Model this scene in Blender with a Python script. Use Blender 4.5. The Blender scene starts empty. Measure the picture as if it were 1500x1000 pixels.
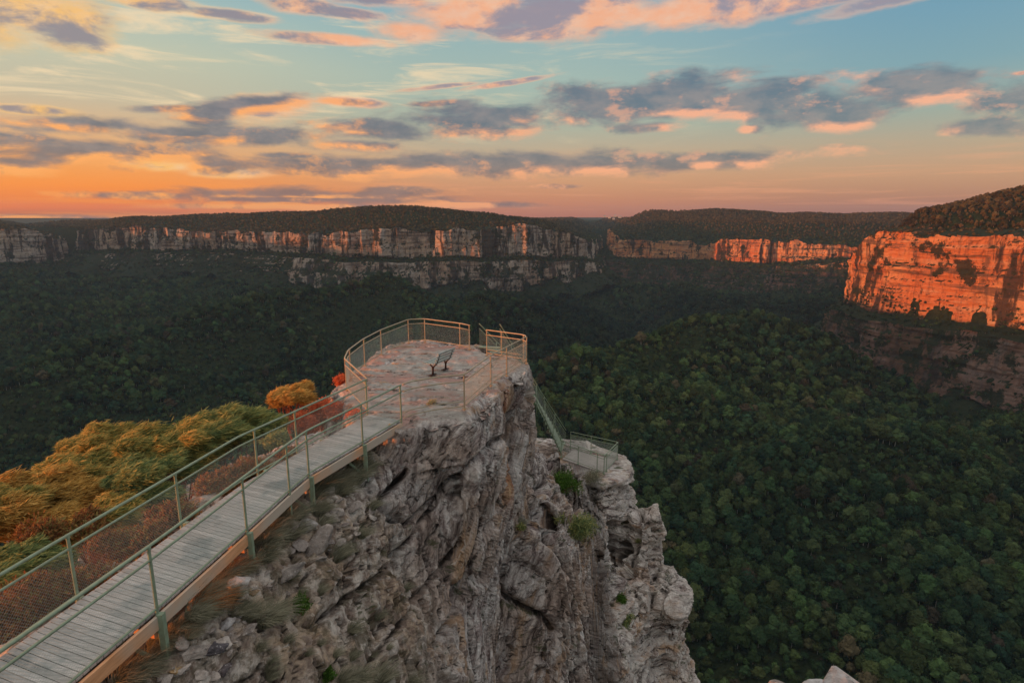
import bpy, bmesh, math, random
import numpy as np
from mathutils import Vector, Matrix
random.seed(7)
RNG = np.random.default_rng(11)
S = bpy.context.scene
C = S.collection
PI = math.pi
R = math.radians
F = 870.0                      # focal length in photo pixels (1500 wide)
PT = math.atan(182/F)          # camera pitch below the horizon
CP, SP = math.cos(PT), math.sin(PT)
SUN_AZ, SUN_EL = R(-112), R(2.8)     # azimuth measured from +Y towards +X

def ray(u, v):
    x = (u-750)/F; y = (500-v)/F
    return np.array([x, CP+y*SP, -SP+y*CP])
def PD(u, v, d):
    return ray(u, v)*d
def PZ(u, v, z):
    r = ray(u, v); return r*(z/r[2])
def pix(x, y, z):
    d = y*CP - z*SP
    return 750+F*x/d, 500-F*(y*SP+z*CP)/d, d

def plan(u, d, v=370):
    p = PD(u, v, d); return (p[0], p[1])

# ------------------------------------------------------------------ noise
def _h(ix, iy, iz, seed):
    n = (ix*374761393 + iy*668265263 + iz*2147483647*3 + seed*1274126177) & 0xFFFFFFFF
    n = ((n ^ (n >> 13))*1274126177) & 0xFFFFFFFF
    n = ((n ^ (n >> 16))*2246822519) & 0xFFFFFFFF
    return ((n ^ (n >> 15)) & 0xFFFFFF)/float(0xFFFFFF)*2-1
def vnoise(x, y, z, seed=0):
    x, y, z = np.broadcast_arrays(np.asarray(x, float), np.asarray(y, float), np.asarray(z, float))
    fx, fy, fz = np.floor(x), np.floor(y), np.floor(z)
    ix, iy, iz = fx.astype(np.int64), fy.astype(np.int64), fz.astype(np.int64)
    x, y, z = x-fx, y-fy, z-fz
    x = x*x*x*(x*(x*6-15)+10); y = y*y*y*(y*(y*6-15)+10); z = z*z*z*(z*(z*6-15)+10)
    def L(a, b, t): return a+(b-a)*t
    c = [[[_h(ix+i, iy+j, iz+k, seed) for k in (0, 1)] for j in (0, 1)] for i in (0, 1)]
    return L(L(L(c[0][0][0], c[1][0][0], x), L(c[0][1][0], c[1][1][0], x), y),
             L(L(c[0][0][1], c[1][0][1], x), L(c[0][1][1], c[1][1][1], x), y), z)
def fbm(x, y, z, oct=4, seed=0, gain=.5):
    s = 0; a = 1; t = 0
    for o in range(oct):
        f = 2.03**o
        s = s+a*vnoise(x*f+o*7.3, y*f-o*3.1, z*f+o*5.7, seed+o); t += a; a *= gain
    return s/t
def ridged(x, y, z, oct=4, seed=0, gain=.5):
    s = 0; a = 1; t = 0
    for o in range(oct):
        f = 2.03**o
        s = s+a*(1-2*np.abs(vnoise(x*f+o*7.3, y*f-o*3.1, z*f+o*5.7, seed+o))); t += a; a *= gain
    return s/t
def cells(x, y, z, seed=0):
    """angular blocks: (random value of the nearest cell, distance to the joint between blocks)"""
    fx, fy, fz = np.floor(x).astype(np.int64), np.floor(y).astype(np.int64), np.floor(z).astype(np.int64)
    f1 = np.full(x.shape, 9.0); f2 = np.full(x.shape, 9.0); val = np.zeros(x.shape)
    for i in (-1, 0, 1):
        for j in (-1, 0, 1):
            for k in (-1, 0, 1):
                a, b, c = fx+i, fy+j, fz+k
                d = np.abs(a+.5+.4*_h(a, b, c, seed)-x)**2+np.abs(b+.5+.4*_h(a, b, c, seed+1)-y)**2+np.abs(c+.5+.4*_h(a, b, c, seed+2)-z)**2
                d = np.sqrt(d); v = _h(a, b, c, seed+3); n = d < f1
                f2 = np.where(n, f1, np.minimum(f2, d)); val = np.where(n, v, val); f1 = np.where(n, d, f1)
    return val, f2-f1
def smooth(a, b, x):
    t = np.clip((x-a)/(b-a), 0, 1); return t*t*(3-2*t)

# ------------------------------------------------------------------ object helpers
def mesh_np(name, V, Fq, mat=None, sm=False, coll=C):
    """V (n,3), Fq (m,k) int array with k = 3 or 4"""
    V = np.asarray(V, np.float32); Fq = np.asarray(Fq, np.int32)
    m = bpy.data.meshes.new(name); k = Fq.shape[1]
    m.vertices.add(len(V)); m.vertices.foreach_set('co', V.ravel())
    m.loops.add(Fq.size); m.loops.foreach_set('vertex_index', Fq.ravel())
    m.polygons.add(len(Fq)); m.polygons.foreach_set('loop_start', np.arange(0, Fq.size, k, dtype=np.int32))
    m.polygons.foreach_set('use_smooth', np.full(len(Fq), sm))
    m.update(calc_edges=True); m.validate()
    if mat: m.materials.append(mat)
    o = bpy.data.objects.new(name, m)
    if coll: coll.objects.link(o)
    return o
def struct(o, kind='structure'):
    o['kind'] = kind; return o
def tag(o, label, cat, group=None):
    o['label'] = label; o['category'] = cat
    if group: o['group'] = group
    return o
def thing(name, label, cat, loc=(0, 0, 0), rz=0, group=None):
    o = bpy.data.objects.new(name, None); C.objects.link(o)
    o.location = loc; o.rotation_euler = (0, 0, rz); o.empty_display_size = .2
    return tag(o, label, cat, group)
def dup(root, loc, rot=None, scale=None, label=None):
    r = root.copy(); C.objects.link(r); r.location = loc
    if rot is not None: r.rotation_euler = rot
    if scale is not None: r.scale = scale
    if label: r['label'] = label
    for ch in list(root.children):
        c = ch.copy(); C.objects.link(c); c.parent = r
    return r
def gridfaces(nu, nv):
    i = np.arange((nu-1)*(nv-1)); a = (i//(nv-1))*nv + i % (nv-1)
    return np.stack([a, a+nv, a+nv+1, a+1], 1)

class MB:
    """collects boxes and tubes, then links them as ONE mesh object"""
    def __init__(s): s.v = []; s.f = []
    def add(s, vs, fs):
        n = len(s.v); s.v += [tuple(p) for p in vs]; s.f += [tuple(i+n for i in f) for f in fs]
    def tube(s, pts, r, n=8, cap=True):
        pts = [Vector(p) for p in pts]; rings = []; prev = None
        rr = r if isinstance(r, (list, tuple)) else [r]*len(pts)
        for i, p in enumerate(pts):
            if i == 0: t = pts[1]-p
            elif i == len(pts)-1: t = p-pts[i-1]
            else: t = (pts[i+1]-p).normalized()+(p-pts[i-1]).normalized()
            t.normalize()
            ref = Vector((0, 0, 1)) if abs(t.z) < .95 else Vector((1, 0, 0))
            if prev is None: a = t.cross(ref).normalized()
            else: a = (prev-t*prev.dot(t)).normalized()
            prev = a; b = t.cross(a)
            rings.append([p+(a*math.cos(2*PI*k/n)+b*math.sin(2*PI*k/n))*rr[i] for k in range(n)])
        vs = [q for g in rings for q in g]; fs = []
        for i in range(len(pts)-1):
            for k in range(n):
                fs.append((i*n+k, i*n+(k+1) % n, (i+1)*n+(k+1) % n, (i+1)*n+k))
        if cap: fs += [tuple(range(n))[::-1], tuple((len(pts)-1)*n+k for k in range(n))]
        s.add(vs, fs)
    def beam(s, a, b, w, h, up=(0, 0, 1)):
        a = Vector(a); b = Vector(b); t = (b-a).normalized(); u = Vector(up)
        x = t.cross(u).normalized()*w/2; y = x.cross(t).normalized()*h/2
        vs = [p+i*x+j*y for p in (a, b) for i, j in ((-1, -1), (1, -1), (1, 1), (-1, 1))]
        s.add(vs, [(0, 3, 2, 1), (4, 5, 6, 7), (0, 1, 5, 4), (1, 2, 6, 5), (2, 3, 7, 6), (3, 0, 4, 7)])
    def build(s, name, mat, parent=None, sm=False, bevel=0, coll=C):
        m = bpy.data.meshes.new(name); m.from_pydata(s.v, [], s.f); m.update()
        if sm: m.polygons.foreach_set('use_smooth', [True]*len(m.polygons))
        m.materials.append(mat); o = bpy.data.objects.new(name, m)
        if coll: coll.objects.link(o)
        if parent: o.parent = parent
        if bevel:
            b = o.modifiers.new('b', 'BEVEL'); b.width = bevel; b.segments = 2
        return o

# ------------------------------------------------------------------ materials
class NT:
    def __init__(s, tree): s.t = tree; s.n = tree.nodes; s.l = tree.links
    def N(s, typ, ins=None, **kw):
        n = s.n.new(typ)
        for k, v in kw.items(): setattr(n, k, v)
        for k, v in (ins or {}).items():
            sk = n.inputs[k]
            if isinstance(v, bpy.types.NodeSocket): s.l.new(v, sk)
            else: sk.default_value = v
        return n
    def M(s, op, a, b=0.0, c=None, clamp=False):
        n = s.n.new('ShaderNodeMath'); n.operation = op; n.use_clamp = clamp
        for i, v in enumerate((a, b) if c is None else (a, b, c)):
            if isinstance(v, bpy.types.NodeSocket): s.l.new(v, n.inputs[i])
            else: n.inputs[i].default_value = v
        return n.outputs[0]
    def V(s, op, a, b=(0, 0, 0)):
        n = s.n.new('ShaderNodeVectorMath'); n.operation = op
        for i, v in enumerate((a, b)):
            if isinstance(v, bpy.types.NodeSocket): s.l.new(v, n.inputs[i])
            else: n.inputs[i].default_value = v
        return n.outputs[1] if op in ('LENGTH', 'DOT_PRODUCT') else n.outputs[0]
    def mix(s, f, a, b, mode='MIX'):
        n = s.n.new('ShaderNodeMix'); n.data_type = 'RGBA'; n.blend_type = mode; n.clamp_factor = True
        for i, v in ((0, f), (6, a), (7, b)):
            if isinstance(v, bpy.types.NodeSocket): s.l.new(v, n.inputs[i])
            else:
                if i == 0: n.inputs[0].default_value = v
                else: n.inputs[i].default_value = (*v, 1) if len(v) == 3 else v
        return n.outputs[2]
    def step(s, x, a, b):
        n = s.n.new('ShaderNodeMapRange'); n.interpolation_type = 'SMOOTHSTEP'
        s.l.new(x, n.inputs[0]); n.inputs[1].default_value = a; n.inputs[2].default_value = b
        return n.outputs[0]
    def noise(s, vec, scale, detail=5, rough=.55, dist=0):
        return s.N('ShaderNodeTexNoise', {'Vector': vec, 'Scale': scale, 'Detail': detail, 'Roughness': rough, 'Distortion': dist}).outputs[0]
    def ramp(s, x, stops, interp='LINEAR'):
        n = s.n.new('ShaderNodeValToRGB'); s.l.new(x, n.inputs[0]); cr = n.color_ramp; cr.interpolation = interp
        cr.elements.remove(cr.elements[-1]); cr.elements[0].position = stops[0][0]; cr.elements[0].color = (*stops[0][1], 1)
        for p, c in stops[1:]:
            e = cr.elements.new(p); e.color = (*c, 1)
        return n.outputs[0]
    def map(s, vec, loc=(0, 0, 0), rot=(0, 0, 0), scale=(1, 1, 1)):
        return s.N('ShaderNodeMapping', {'Vector': vec, 'Location': loc, 'Rotation': rot, 'Scale': scale}).outputs[0]

def newmat(name, rough=.9, spec=.2):
    m = bpy.data.materials.new(name); m.use_nodes = True; t = NT(m.node_tree)
    b = m.node_tree.nodes['Principled BSDF']; b.inputs['Roughness'].default_value = rough
    b.inputs['Specular IOR Level'].default_value = spec
    return m, t, b
def pos(t): return t.N('ShaderNodeNewGeometry').outputs['Position']
def obj_co(t): return t.N('ShaderNodeTexCoord').outputs['Object']

def simple(name, col, rough=.8, var=.25, scale=8, bump=.0, metal=0, col2=None):
    m, t, b = newmat(name, rough, .3); co = obj_co(t)
    n = t.noise(co, scale, 6, .6)
    c2 = col2 or tuple(c*(1-var) for c in col)
    c = t.ramp(n, [(.3, c2), (.7, col)])
    t.l.new(c, b.inputs['Base Color']); b.inputs['Metallic'].default_value = metal
    if bump:
        bp = t.N('ShaderNodeBump', {'Strength': bump, 'Distance': .01, 'Height': t.noise(co, scale*4, 5)})
        t.l.new(bp.outputs[0], b.inputs['Normal'])
    return m
M = {}
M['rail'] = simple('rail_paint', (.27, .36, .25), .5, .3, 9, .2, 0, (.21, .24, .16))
M['sunlit_rail'] = simple('sunlit_rail_paint', (.40, .37, .27), .5, .3, 9, .2, 0, (.36, .26, .16))  # lit copy of the rail paint, warm sunlight put into its colour
M['wire'] = simple('galvanised_wire', (.42, .46, .40), .5, .3, 20)
M['bench_wood'] = simple('bench_slat_wood', (.40, .46, .43), .7, .4, 12, .3)
M['iron'] = simple('cast_iron', (.035, .018, .015), .5, .4, 12, .3)
M['grey_metal'] = simple('grey_concrete', (.4, .38, .35), .8, .3, 5, .3)

def mat_timber():
    m, t, b = newmat('fascia_timber', .75, .2); co = pos(t)
    g = t.noise(t.map(co, scale=(1, 1, 9)), 3, 6, .6)
    c = t.ramp(g, [(.3, (.58, .27, .12)), (.7, (.80, .42, .22))])
    w = t.step(t.noise(co, .55, 3), .42, .6)
    c = t.mix(w, c, (.52, .43, .34))
    t.l.new(c, b.inputs['Base Color'])
    t.l.new(t.N('ShaderNodeBump', {'Strength': .3, 'Distance': .01, 'Height': g}).outputs[0], b.inputs['Normal'])
    return m
M['timber'] = mat_timber()
def mat_deck():
    m, t, b = newmat('deck_planks', .8, .15); co = pos(t)
    isl = t.N('ShaderNodeNewGeometry').outputs['Random Per Island']
    g = t.noise(t.map(co, rot=(0, 0, R(8)), scale=(1, 10, 1)), 4, 6, .65)
    c = t.ramp(g, [(.25, (.34, .33, .32)), (.75, (.66, .62, .58))])
    p = t.noise(t.map(co, scale=(1, 1, 1)), 1.4, 4, .6)
    c = t.mix(t.M('MULTIPLY', t.step(p, .48, .66), .8), c, (.19, .22, .22))
    k = t.M('MULTIPLY_ADD', isl, .35, .8)
    cc = t.N('ShaderNodeVectorMath', operation='SCALE'); t.l.new(c, cc.inputs[0]); t.l.new(k, cc.inputs['Scale'])
    t.l.new(cc.outputs[0], b.inputs['Base Color'])
    t.l.new(t.N('ShaderNodeBump', {'Strength': .4, 'Distance': .01, 'Height': g}).outputs[0], b.inputs['Normal'])
    return m
M['deck'] = mat_deck()

def mat_rock():
    """foreground sandstone: grey and purple brown with white lichen, ochre stain, black varnish"""
    m, t, b = newmat('weathered_sandstone', .92, .12); co = pos(t)
    geo = t.N('ShaderNodeNewGeometry'); nz = t.N('ShaderNodeSeparateXYZ', {'Vector': geo.outputs['Normal']}).outputs[2]
    sx = t.N('ShaderNodeSeparateXYZ', {'Vector': co}).outputs
    warp = t.N('ShaderNodeTexNoise', {'Vector': co, 'Scale': .35, 'Detail': 3.0}).outputs[1]
    wv = t.V('ADD', co, t.V('MULTIPLY', t.V('SUBTRACT', warp, (.5, .5, .5)), (1.6, 1.6, 1.6)))
    # streaks run down the dip of the face
    q1 = t.V('DOT_PRODUCT', wv, (.28, .42, .86)); q2 = t.V('DOT_PRODUCT', wv, (-.47, -.71, .50)); q3 = t.V('DOT_PRODUCT', wv, (.83, -.55, 0))
    st = t.N('ShaderNodeCombineXYZ', {0: t.M('MULTIPLY', q1, .30), 1: t.M('MULTIPLY', q2, 2.6), 2: t.M('MULTIPLY', q3, 1.4)}).outputs[0]
    flatbed = t.map(wv, scale=(.5, .5, 3.4))
    sel = t.step(sx[0], 3.4, 5.0)
    mv = t.N('ShaderNodeMix', data_type='VECTOR'); t.l.new(sel, mv.inputs[0]); t.l.new(st, mv.inputs[4]); t.l.new(flatbed, mv.inputs[5]); st = mv.outputs[1]
    n1 = t.noise(st, 1.5, 9, .74)
    n2 = t.noise(wv, 2.6, 8, .72)
    n3 = t.noise(t.V('ADD', co, t.V('MULTIPLY', st, (.5, .5, .5))), 9, 8, .78)
    nb = t.noise(co, .45, 4, .55)
    c = t.ramp(n1, [(.32, (.025, .02, .02)), (.40, (.14, .11, .10)), (.47, (.36, .31, .285)), (.55, (.58, .53, .49)), (.68, (.80, .77, .73))])
    c = t.mix(t.M('MULTIPLY', t.step(t.noise(co, .8, 5, .6), .50, .64), .5), c, (.23, .155, .145))        # purple brown
    c = t.mix(t.M('MULTIPLY', t.step(t.noise(t.map(wv, scale=(1.2, 1.2, .5)), .75, 6, .65), .57, .70), .7), c, (.50, .31, .17))   # ochre
    c = t.mix(t.M('MULTIPLY', t.step(n2, .56, .66), .75), c, (.62, .61, .57))          # pale lichen
    c = t.mix(t.M('MULTIPLY', t.step(t.noise(wv, 1.7, 8, .75), .58, .66), .85), c, (.028, .022, .022))   # black varnish
    c = t.mix(t.M('MULTIPLY', t.step(n3, .55, .7), .6), c, (.66, .62, .57))
    c = t.mix(t.M('MULTIPLY', t.step(n3, .45, .3), .75), c, (.04, .032, .03))
    c = t.mix(t.M('MULTIPLY', t.step(t.noise(wv, .33, 4, .6), .45, .58), .8), c, t.mix(t.step(n1, .35, .65), (.045, .030, .024), (.48, .36, .29)))   # broad brown weathered zones
    c = t.mix(t.M('MULTIPLY', t.step(t.noise(t.map(st, loc=(3, 3, 3), scale=(.5, .4, .6)), .8, 6, .65), .53, .64), .7), c, t.mix(n2, (.30, .16, .08), (.60, .42, .26)))
    # tan rubble slope beside the footbridge and the iron stained hollow under the lookout
    tan = t.M('MULTIPLY', t.step(sx[0], -.8, -3.0), t.step(sx[1], 15.5, 13.5))
    c = t.mix(t.M('MULTIPLY', tan, .7), c, t.mix(t.step(n2, .4, .6), (.22, .155, .115), t.mix(t.step(t.noise(co, .9, 4, .6), .45, .6), (.74, .66, .57), (.58, .43, .29))))
    c = t.mix(t.M('MULTIPLY', t.M('MULTIPLY', tan, t.step(t.noise(co, 1.6, 7, .7), .50, .60)), .75), c, (.13, .105, .065))    # soil and dead litter between the stones
    hx, hy, hz = PD(740, 650, 21.6)
    hd = t.V('LENGTH', t.V('MULTIPLY', t.V('SUBTRACT', wv, (hx, hy, hz)), (1, 1, .55)))
    c = t.mix(t.M('MULTIPLY', t.step(hd, 1.7, .5), .75), c, t.mix(t.step(n2, .42, .6), (.36, .13, .05), (.62, .38, .19)))
    # trodden top of the lookout: paler, with red iron patches
    flat = t.M('MULTIPLY', t.step(nz, .9, .97), t.step(sx[2], -6.6, -6.25))
    tc = t.ramp(n2, [(.3, (.24, .21, .185)), (.52, (.42, .39, .35)), (.72, (.56, .53, .48))])
    tc = t.mix(t.M('MULTIPLY', t.step(t.noise(co, .9, 5, .65), .47, .60), .7), tc, (.46, .245, .20))
    tc = t.mix(t.M('MULTIPLY', t.step(t.noise(t.map(co, scale=(1, 2.6, 1)), 1.6, 6, .7), .60, .64), .7), tc, (.11, .09, .08))
    tc = t.mix(t.M('MULTIPLY', t.step(n3, .45, .3), .5), tc, (.15, .12, .11))
    c = t.mix(flat, c, tc)
    # pale bleached ledges on the lower terraces
    low = t.M('MULTIPLY', t.step(sx[0], 3.6, 5.2), t.step(t.noise(t.map(wv, scale=(.6, .6, 3.2)), 1.0, 7, .6), .40, .56))
    c = t.mix(t.M('MULTIPLY', low, .75), c, t.mix(t.step(n2, .4, .62), (.42, .37, .33), (.68, .64, .58)))
    # moss where flat and low
    ms = t.M('MULTIPLY', t.step(nz, .45, .8), t.step(t.noise(co, 1.3, 6, .6), .57, .64))
    ms = t.M('MULTIPLY', ms, t.step(sx[2], -7.4, -8.6))
    c = t.mix(t.M('MULTIPLY', ms, .8), c, (.055, .065, .026))
    pt_ = geo.outputs['Pointiness']
    c = t.mix(t.M('MULTIPLY', t.step(pt_, .485, .43), .8), c, (.03, .025, .022))      # crevice shade painted into the joints
    c = t.mix(t.M('MULTIPLY', t.step(pt_, .53, .60), .45), c, (.68, .64, .59))       # worn pale arrises
    t.l.new(c, b.inputs['Base Color'])
    vo = t.N('ShaderNodeTexVoronoi', {'Vector': st, 'Scale': 1.1}, feature='DISTANCE_TO_EDGE').outputs[0]
    crack = t.step(vo, 0, .06)
    h = t.M('ADD', t.M('MULTIPLY', n1, 1.0), t.M('ADD', t.M('MULTIPLY', n2, .6), t.M('ADD', t.M('MULTIPLY', n3, .35), t.M('MULTIPLY', crack, .12))))
    bp = t.N('ShaderNodeBump', {'Strength': 1.0, 'Distance': .13, 'Height': h})
    t.l.new(bp.outputs[0], b.inputs['Normal'])
    return m
M['rock'] = mat_rock()
def mat_boulder(name, tint):
    m, t, b = newmat(name, .92, .12); co = pos(t)
    n2 = t.noise(co, 3.5, 8, .7); n3 = t.noise(co, 16, 6, .7)
    rnd = t.N('ShaderNodeObjectInfo').outputs['Random']
    c = t.ramp(n2, [(.3, tuple(x*.22 for x in tint)), (.5, tuple(x*.75 for x in tint)), (.7, tuple(min(x*1.3, .75) for x in tint))])
    c = t.mix(t.M('MULTIPLY', rnd, .45), c, (.12, .085, .075))
    c = t.mix(t.M('MULTIPLY', t.step(n3, .56, .68), .6), c, (.60, .57, .53))
    c = t.mix(t.M('MULTIPLY', t.step(n3, .44, .3), .7), c, (.04, .033, .03))
    t.l.new(c, b.inputs['Base Color'])
    t.l.new(t.N('ShaderNodeBump', {'Strength': .9, 'Distance': .05, 'Height': t.M('ADD', n2, t.M('MULTIPLY', n3, .5))}).outputs[0], b.inputs['Normal'])
    return m
M['boulder'] = mat_boulder('boulder_stone', (.50, .44, .39))
M['boulder_ochre'] = mat_boulder('ochre_stone', (.55, .37, .19))
M['boulder_white'] = mat_boulder('white_stone', (.66, .63, .60))
M['boulder_dark'] = mat_boulder('dark_stone', (.12, .11, .12))

def mat_cliff(name, warm, LOWZ=-100, DARKB=.15, GS=0):
    """far sandstone walls: strata, vertical stains, scrub on ledges"""
    m, t, b = newmat(name, .95, .08); co = pos(t)
    geo = t.N('ShaderNodeNewGeometry'); nz = t.N('ShaderNodeSeparateXYZ', {'Vector': geo.outputs['Normal']}).outputs[2]
    big = t.noise(co, .012, 4, .6)
    strat = t.noise(t.map(co, scale=(.06, .06, 1.0)), .11, 7, .7)
    vert = t.noise(t.map(co, scale=(1, 1, .09)), .07, 6, .68)
    fine = t.noise(co, .12, 7, .7)
    a = tuple(x for x in warm); pale = (.44, .37, .31) if DARKB < .5 else (.64, .33, .16); dark = (.12, .085, .065)
    c = t.mix(t.step(big, .42, .6), pale, a)
    c = t.mix(t.M('MULTIPLY', t.step(strat, .52, .62), .45), c, (.56, .43, .30))
    c = t.mix(t.M('MULTIPLY', t.step(strat, .47, .40), .8), c, dark)
    c = t.mix(t.M('MULTIPLY', t.step(vert, .52, .64), .7), c, dark)
    c = t.mix(t.M('MULTIPLY', t.step(fine, .54, .64), .55), c, (.09, .07, .055))
    gul = t.noise(t.map(co, loc=(40, 0, 0), scale=(1, 1, .22)), .024, 6, .62)  # gully scrub and cleft shade, painted as dark vertical bands
    c = t.mix(t.M('MULTIPLY', t.step(gul, .52+GS, .57+GS), .92), c, (.04, .034, .028))
    gul2 = t.noise(t.map(co, loc=(7, 0, 0), scale=(1, 1, .12)), .06, 4, .6)
    c = t.mix(t.M('MULTIPLY', t.step(gul2, .56+GS, .61+GS), .85), c, (.035, .03, .026))
    # shade over the lower band, put in as a darker rock colour
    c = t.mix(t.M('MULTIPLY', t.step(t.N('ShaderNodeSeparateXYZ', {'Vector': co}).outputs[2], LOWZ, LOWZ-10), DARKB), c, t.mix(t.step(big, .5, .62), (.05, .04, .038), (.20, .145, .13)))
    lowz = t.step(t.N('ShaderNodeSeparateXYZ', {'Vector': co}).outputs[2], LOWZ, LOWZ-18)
    veg = t.M('MAXIMUM', t.step(nz, .40, .58), t.M('MULTIPLY', t.step(t.M('ADD', t.noise(co, .035, 7, .7), t.M('MULTIPLY', lowz, .05)), .55, .60), .93))
    c = t.mix(veg, c, t.mix(t.noise(co, .3, 3), (.012, .022, .012), (.035, .045, .024)))
    t.l.new(c, b.inputs['Base Color'])
    h = t.M('ADD', t.M('MULTIPLY', strat, 1.4), t.M('ADD', t.M('MULTIPLY', vert, .8), t.M('MULTIPLY', fine, .9)))
    t.l.new(t.N('ShaderNodeBump', {'Strength': .9, 'Distance': 5.0, 'Height': h}).outputs[0], b.inputs['Normal'])
    return m
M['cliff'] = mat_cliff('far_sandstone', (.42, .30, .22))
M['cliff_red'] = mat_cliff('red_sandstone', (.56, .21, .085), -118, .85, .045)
def mat_ground():
    m, t, b = newmat('forest_ground', 1, .0); co = pos(t)
    n = t.noise(co, .02, 8, .6); f = t.noise(co, .12, 6, .7)
    c = t.ramp(f, [(.35, (.012, .018, .009)), (.6, (.035, .046, .020)), (.75, (.055, .055, .028))])
    c = t.mix(t.M('MULTIPLY', n, .4), c, (.02, .035, .02))
    t.l.new(c, b.inputs['Base Color'])
    t.l.new(t.N('ShaderNodeBump', {'Strength': 1.0, 'Distance': 6.0, 'Height': f}).outputs[0], b.inputs['Normal'])
    return m
M['ground'] = mat_ground()
def mat_canopy():
    m, t, b = newmat('gum_foliage', .95, .05); co = pos(t)
    rnd = t.N('ShaderNodeObjectInfo').outputs['Random']
    c = t.ramp(rnd, [(0, (.018, .044, .028)), (.25, (.028, .060, .030)), (.5, (.042, .072, .031)), (.72, (.055, .077, .033)),
                     (.92, (.046, .095, .036)), (.975, (.065, .062, .040)), (1, (.085, .070, .050))])
    patch = t.noise(co, .008, 4, .6)
    c = t.mix(t.step(patch, .42, .62), c, t.V('MULTIPLY', c, (1.35, 1.2, 1.0)))
    up_ = t.step(t.N('ShaderNodeSeparateXYZ', {'Vector': pos(t)}).outputs[2], -70, -35)
    c = t.mix(t.M('MULTIPLY', up_, .75), c, t.mix(rnd, (.075, .062, .032), (.16, .105, .05)))    # low sun on plateau heath and stunted gums, painted as brown
    # lighter yellow-green patch of gums on the spur in the middle of the valley
    sc_ = plan(1030, 650, 600); sd_ = t.V('LENGTH', t.V('MULTIPLY', t.V('SUBTRACT', pos(t), (sc_[0], sc_[1], 0)), (1/300, 1/190, 0)))
    sd_ = t.M('ADD', sd_, t.M('MULTIPLY', t.noise(pos(t), .012, 4), .7))
    c = t.mix(t.step(sd_, 1.5, .9), c, t.V('MULTIPLY', c, (1.45, 1.28, 1.15)))
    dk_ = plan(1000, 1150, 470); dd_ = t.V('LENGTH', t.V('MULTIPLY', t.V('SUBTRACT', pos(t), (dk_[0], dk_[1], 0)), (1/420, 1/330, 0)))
    c = t.mix(t.step(t.M('ADD', dd_, t.M('MULTIPLY', t.noise(pos(t), .01, 4), .6)), 1.6, .9), c, t.V('MULTIPLY', c, (.5, .55, .75)))  # gorge trees darkened and blued, cliff shade put into their colour
    f = t.noise(co, .9, 3, .7)
    k = t.N('ShaderNodeVectorMath', operation='SCALE'); t.l.new(c, k.inputs[0]); t.l.new(t.M('MULTIPLY', t.M('MULTIPLY_ADD', f, 1.5, .2), t.M('MULTIPLY_ADD', t.M('FRACT', t.M('MULTIPLY', rnd, 17.3)), .8, .35)), k.inputs['Scale'])
    t.l.new(k.outputs[0], b.inputs['Base Color'])
    return m
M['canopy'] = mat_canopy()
def mat_leaf(name, stops, trans=.25, nscale=1.2):
    m, t, b = newmat(name, .7, .15); co = pos(t)
    isl = t.N('ShaderNodeNewGeometry').outputs['Random Per Island']
    n = t.noise(co, nscale, 4, .6)
    f = t.M('ADD', t.M('MULTIPLY', isl, .45), t.M('MULTIPLY', n, .55))
    c = t.ramp(f, stops); t.l.new(c, b.inputs['Base Color'])
    tr = t.N('ShaderNodeBsdfTranslucent', {'Color': c})
    mx = t.N('ShaderNodeMixShader', {0: trans, 1: b.outputs[0], 2: tr.outputs[0]})
    t.l.new(mx.outputs[0], t.n['Material Output'].inputs[0]); return m
M['gold_leaf'] = mat_leaf('gold_green_leaves', [(.3, (.13, .17, .06)), (.45, (.34, .34, .11)), (.58, (.58, .45, .14)), (.72, (.78, .50, .15))], .5)
M['green_leaf'] = mat_leaf('grey_green_leaves', [(.3, (.10, .15, .07)), (.5, (.26, .33, .13)), (.68, (.52, .48, .17))], .5)
M['orange_leaf'] = mat_leaf('orange_gold_leaves', [(.3, (.30, .19, .06)), (.5, (.62, .38, .10)), (.7, (.80, .54, .17))], .5)
M['red_leaf'] = mat_leaf('rust_red_leaves', [(.25, (.30, .07, .04)), (.5, (.66, .16, .07)), (.75, (.80, .28, .12))], .45)
M['brush_leaf'] = mat_leaf('rusty_brush_leaves', [(.25, (.06, .035, .02)), (.42, (.22, .09, .04)), (.55, (.40, .17, .06)), (.66, (.20, .19, .07)), (.8, (.42, .30, .09))], .35)
M['tussock'] = mat_leaf('tussock_blades', [(.25, (.13, .135, .085)), (.5, (.30, .29, .20)), (.75, (.50, .47, .35))], .4, 3)
M['tussock_orange'] = mat_leaf('orange_tussock_blades', [(.25, (.20, .09, .035)), (.5, (.50, .17, .05)), (.75, (.50, .30, .12))], .2, 3)
M['fern'] = mat_leaf('bright_green_leaves', [(.25, (.03, .07, .012)), (.5, (.08, .17, .025)), (.75, (.15, .26, .045))], .3, 4)
M['pale_bark'] = simple('pale_bark', (.45, .42, .36), .9, .4, 3)
M['bark'] = simple('grey_bark', (.17, .12, .10), .9, .5, 6, .5)
M['red_bark'] = simple('red_bark', (.36, .12, .07), .9, .5, 6, .5, 0, (.16, .07, .05))

# ------------------------------------------------------------------ plan-view helpers
def sdf(poly, x, y):
    """signed distance to a closed plan polygon, negative inside"""
    P = np.asarray(poly, float); n = len(P); d = np.full(np.shape(x), 1e18); inside = np.zeros(np.shape(x), bool)
    for i in range(n):
        a = P[i]; b = P[(i+1) % n]; e = b-a
        wx = x-a[0]; wy = y-a[1]; t = np.clip((wx*e[0]+wy*e[1])/(e@e), 0, 1)
        d = np.minimum(d, (wx-e[0]*t)**2+(wy-e[1]*t)**2)
        c = ((a[1] > y) != (b[1] > y)) & (x < (b[0]-a[0])*(y-a[1])/(b[1]-a[1]+1e-12)+a[0])
        inside ^= c
    d = np.sqrt(d); return np.where(inside, -d, d)

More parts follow.
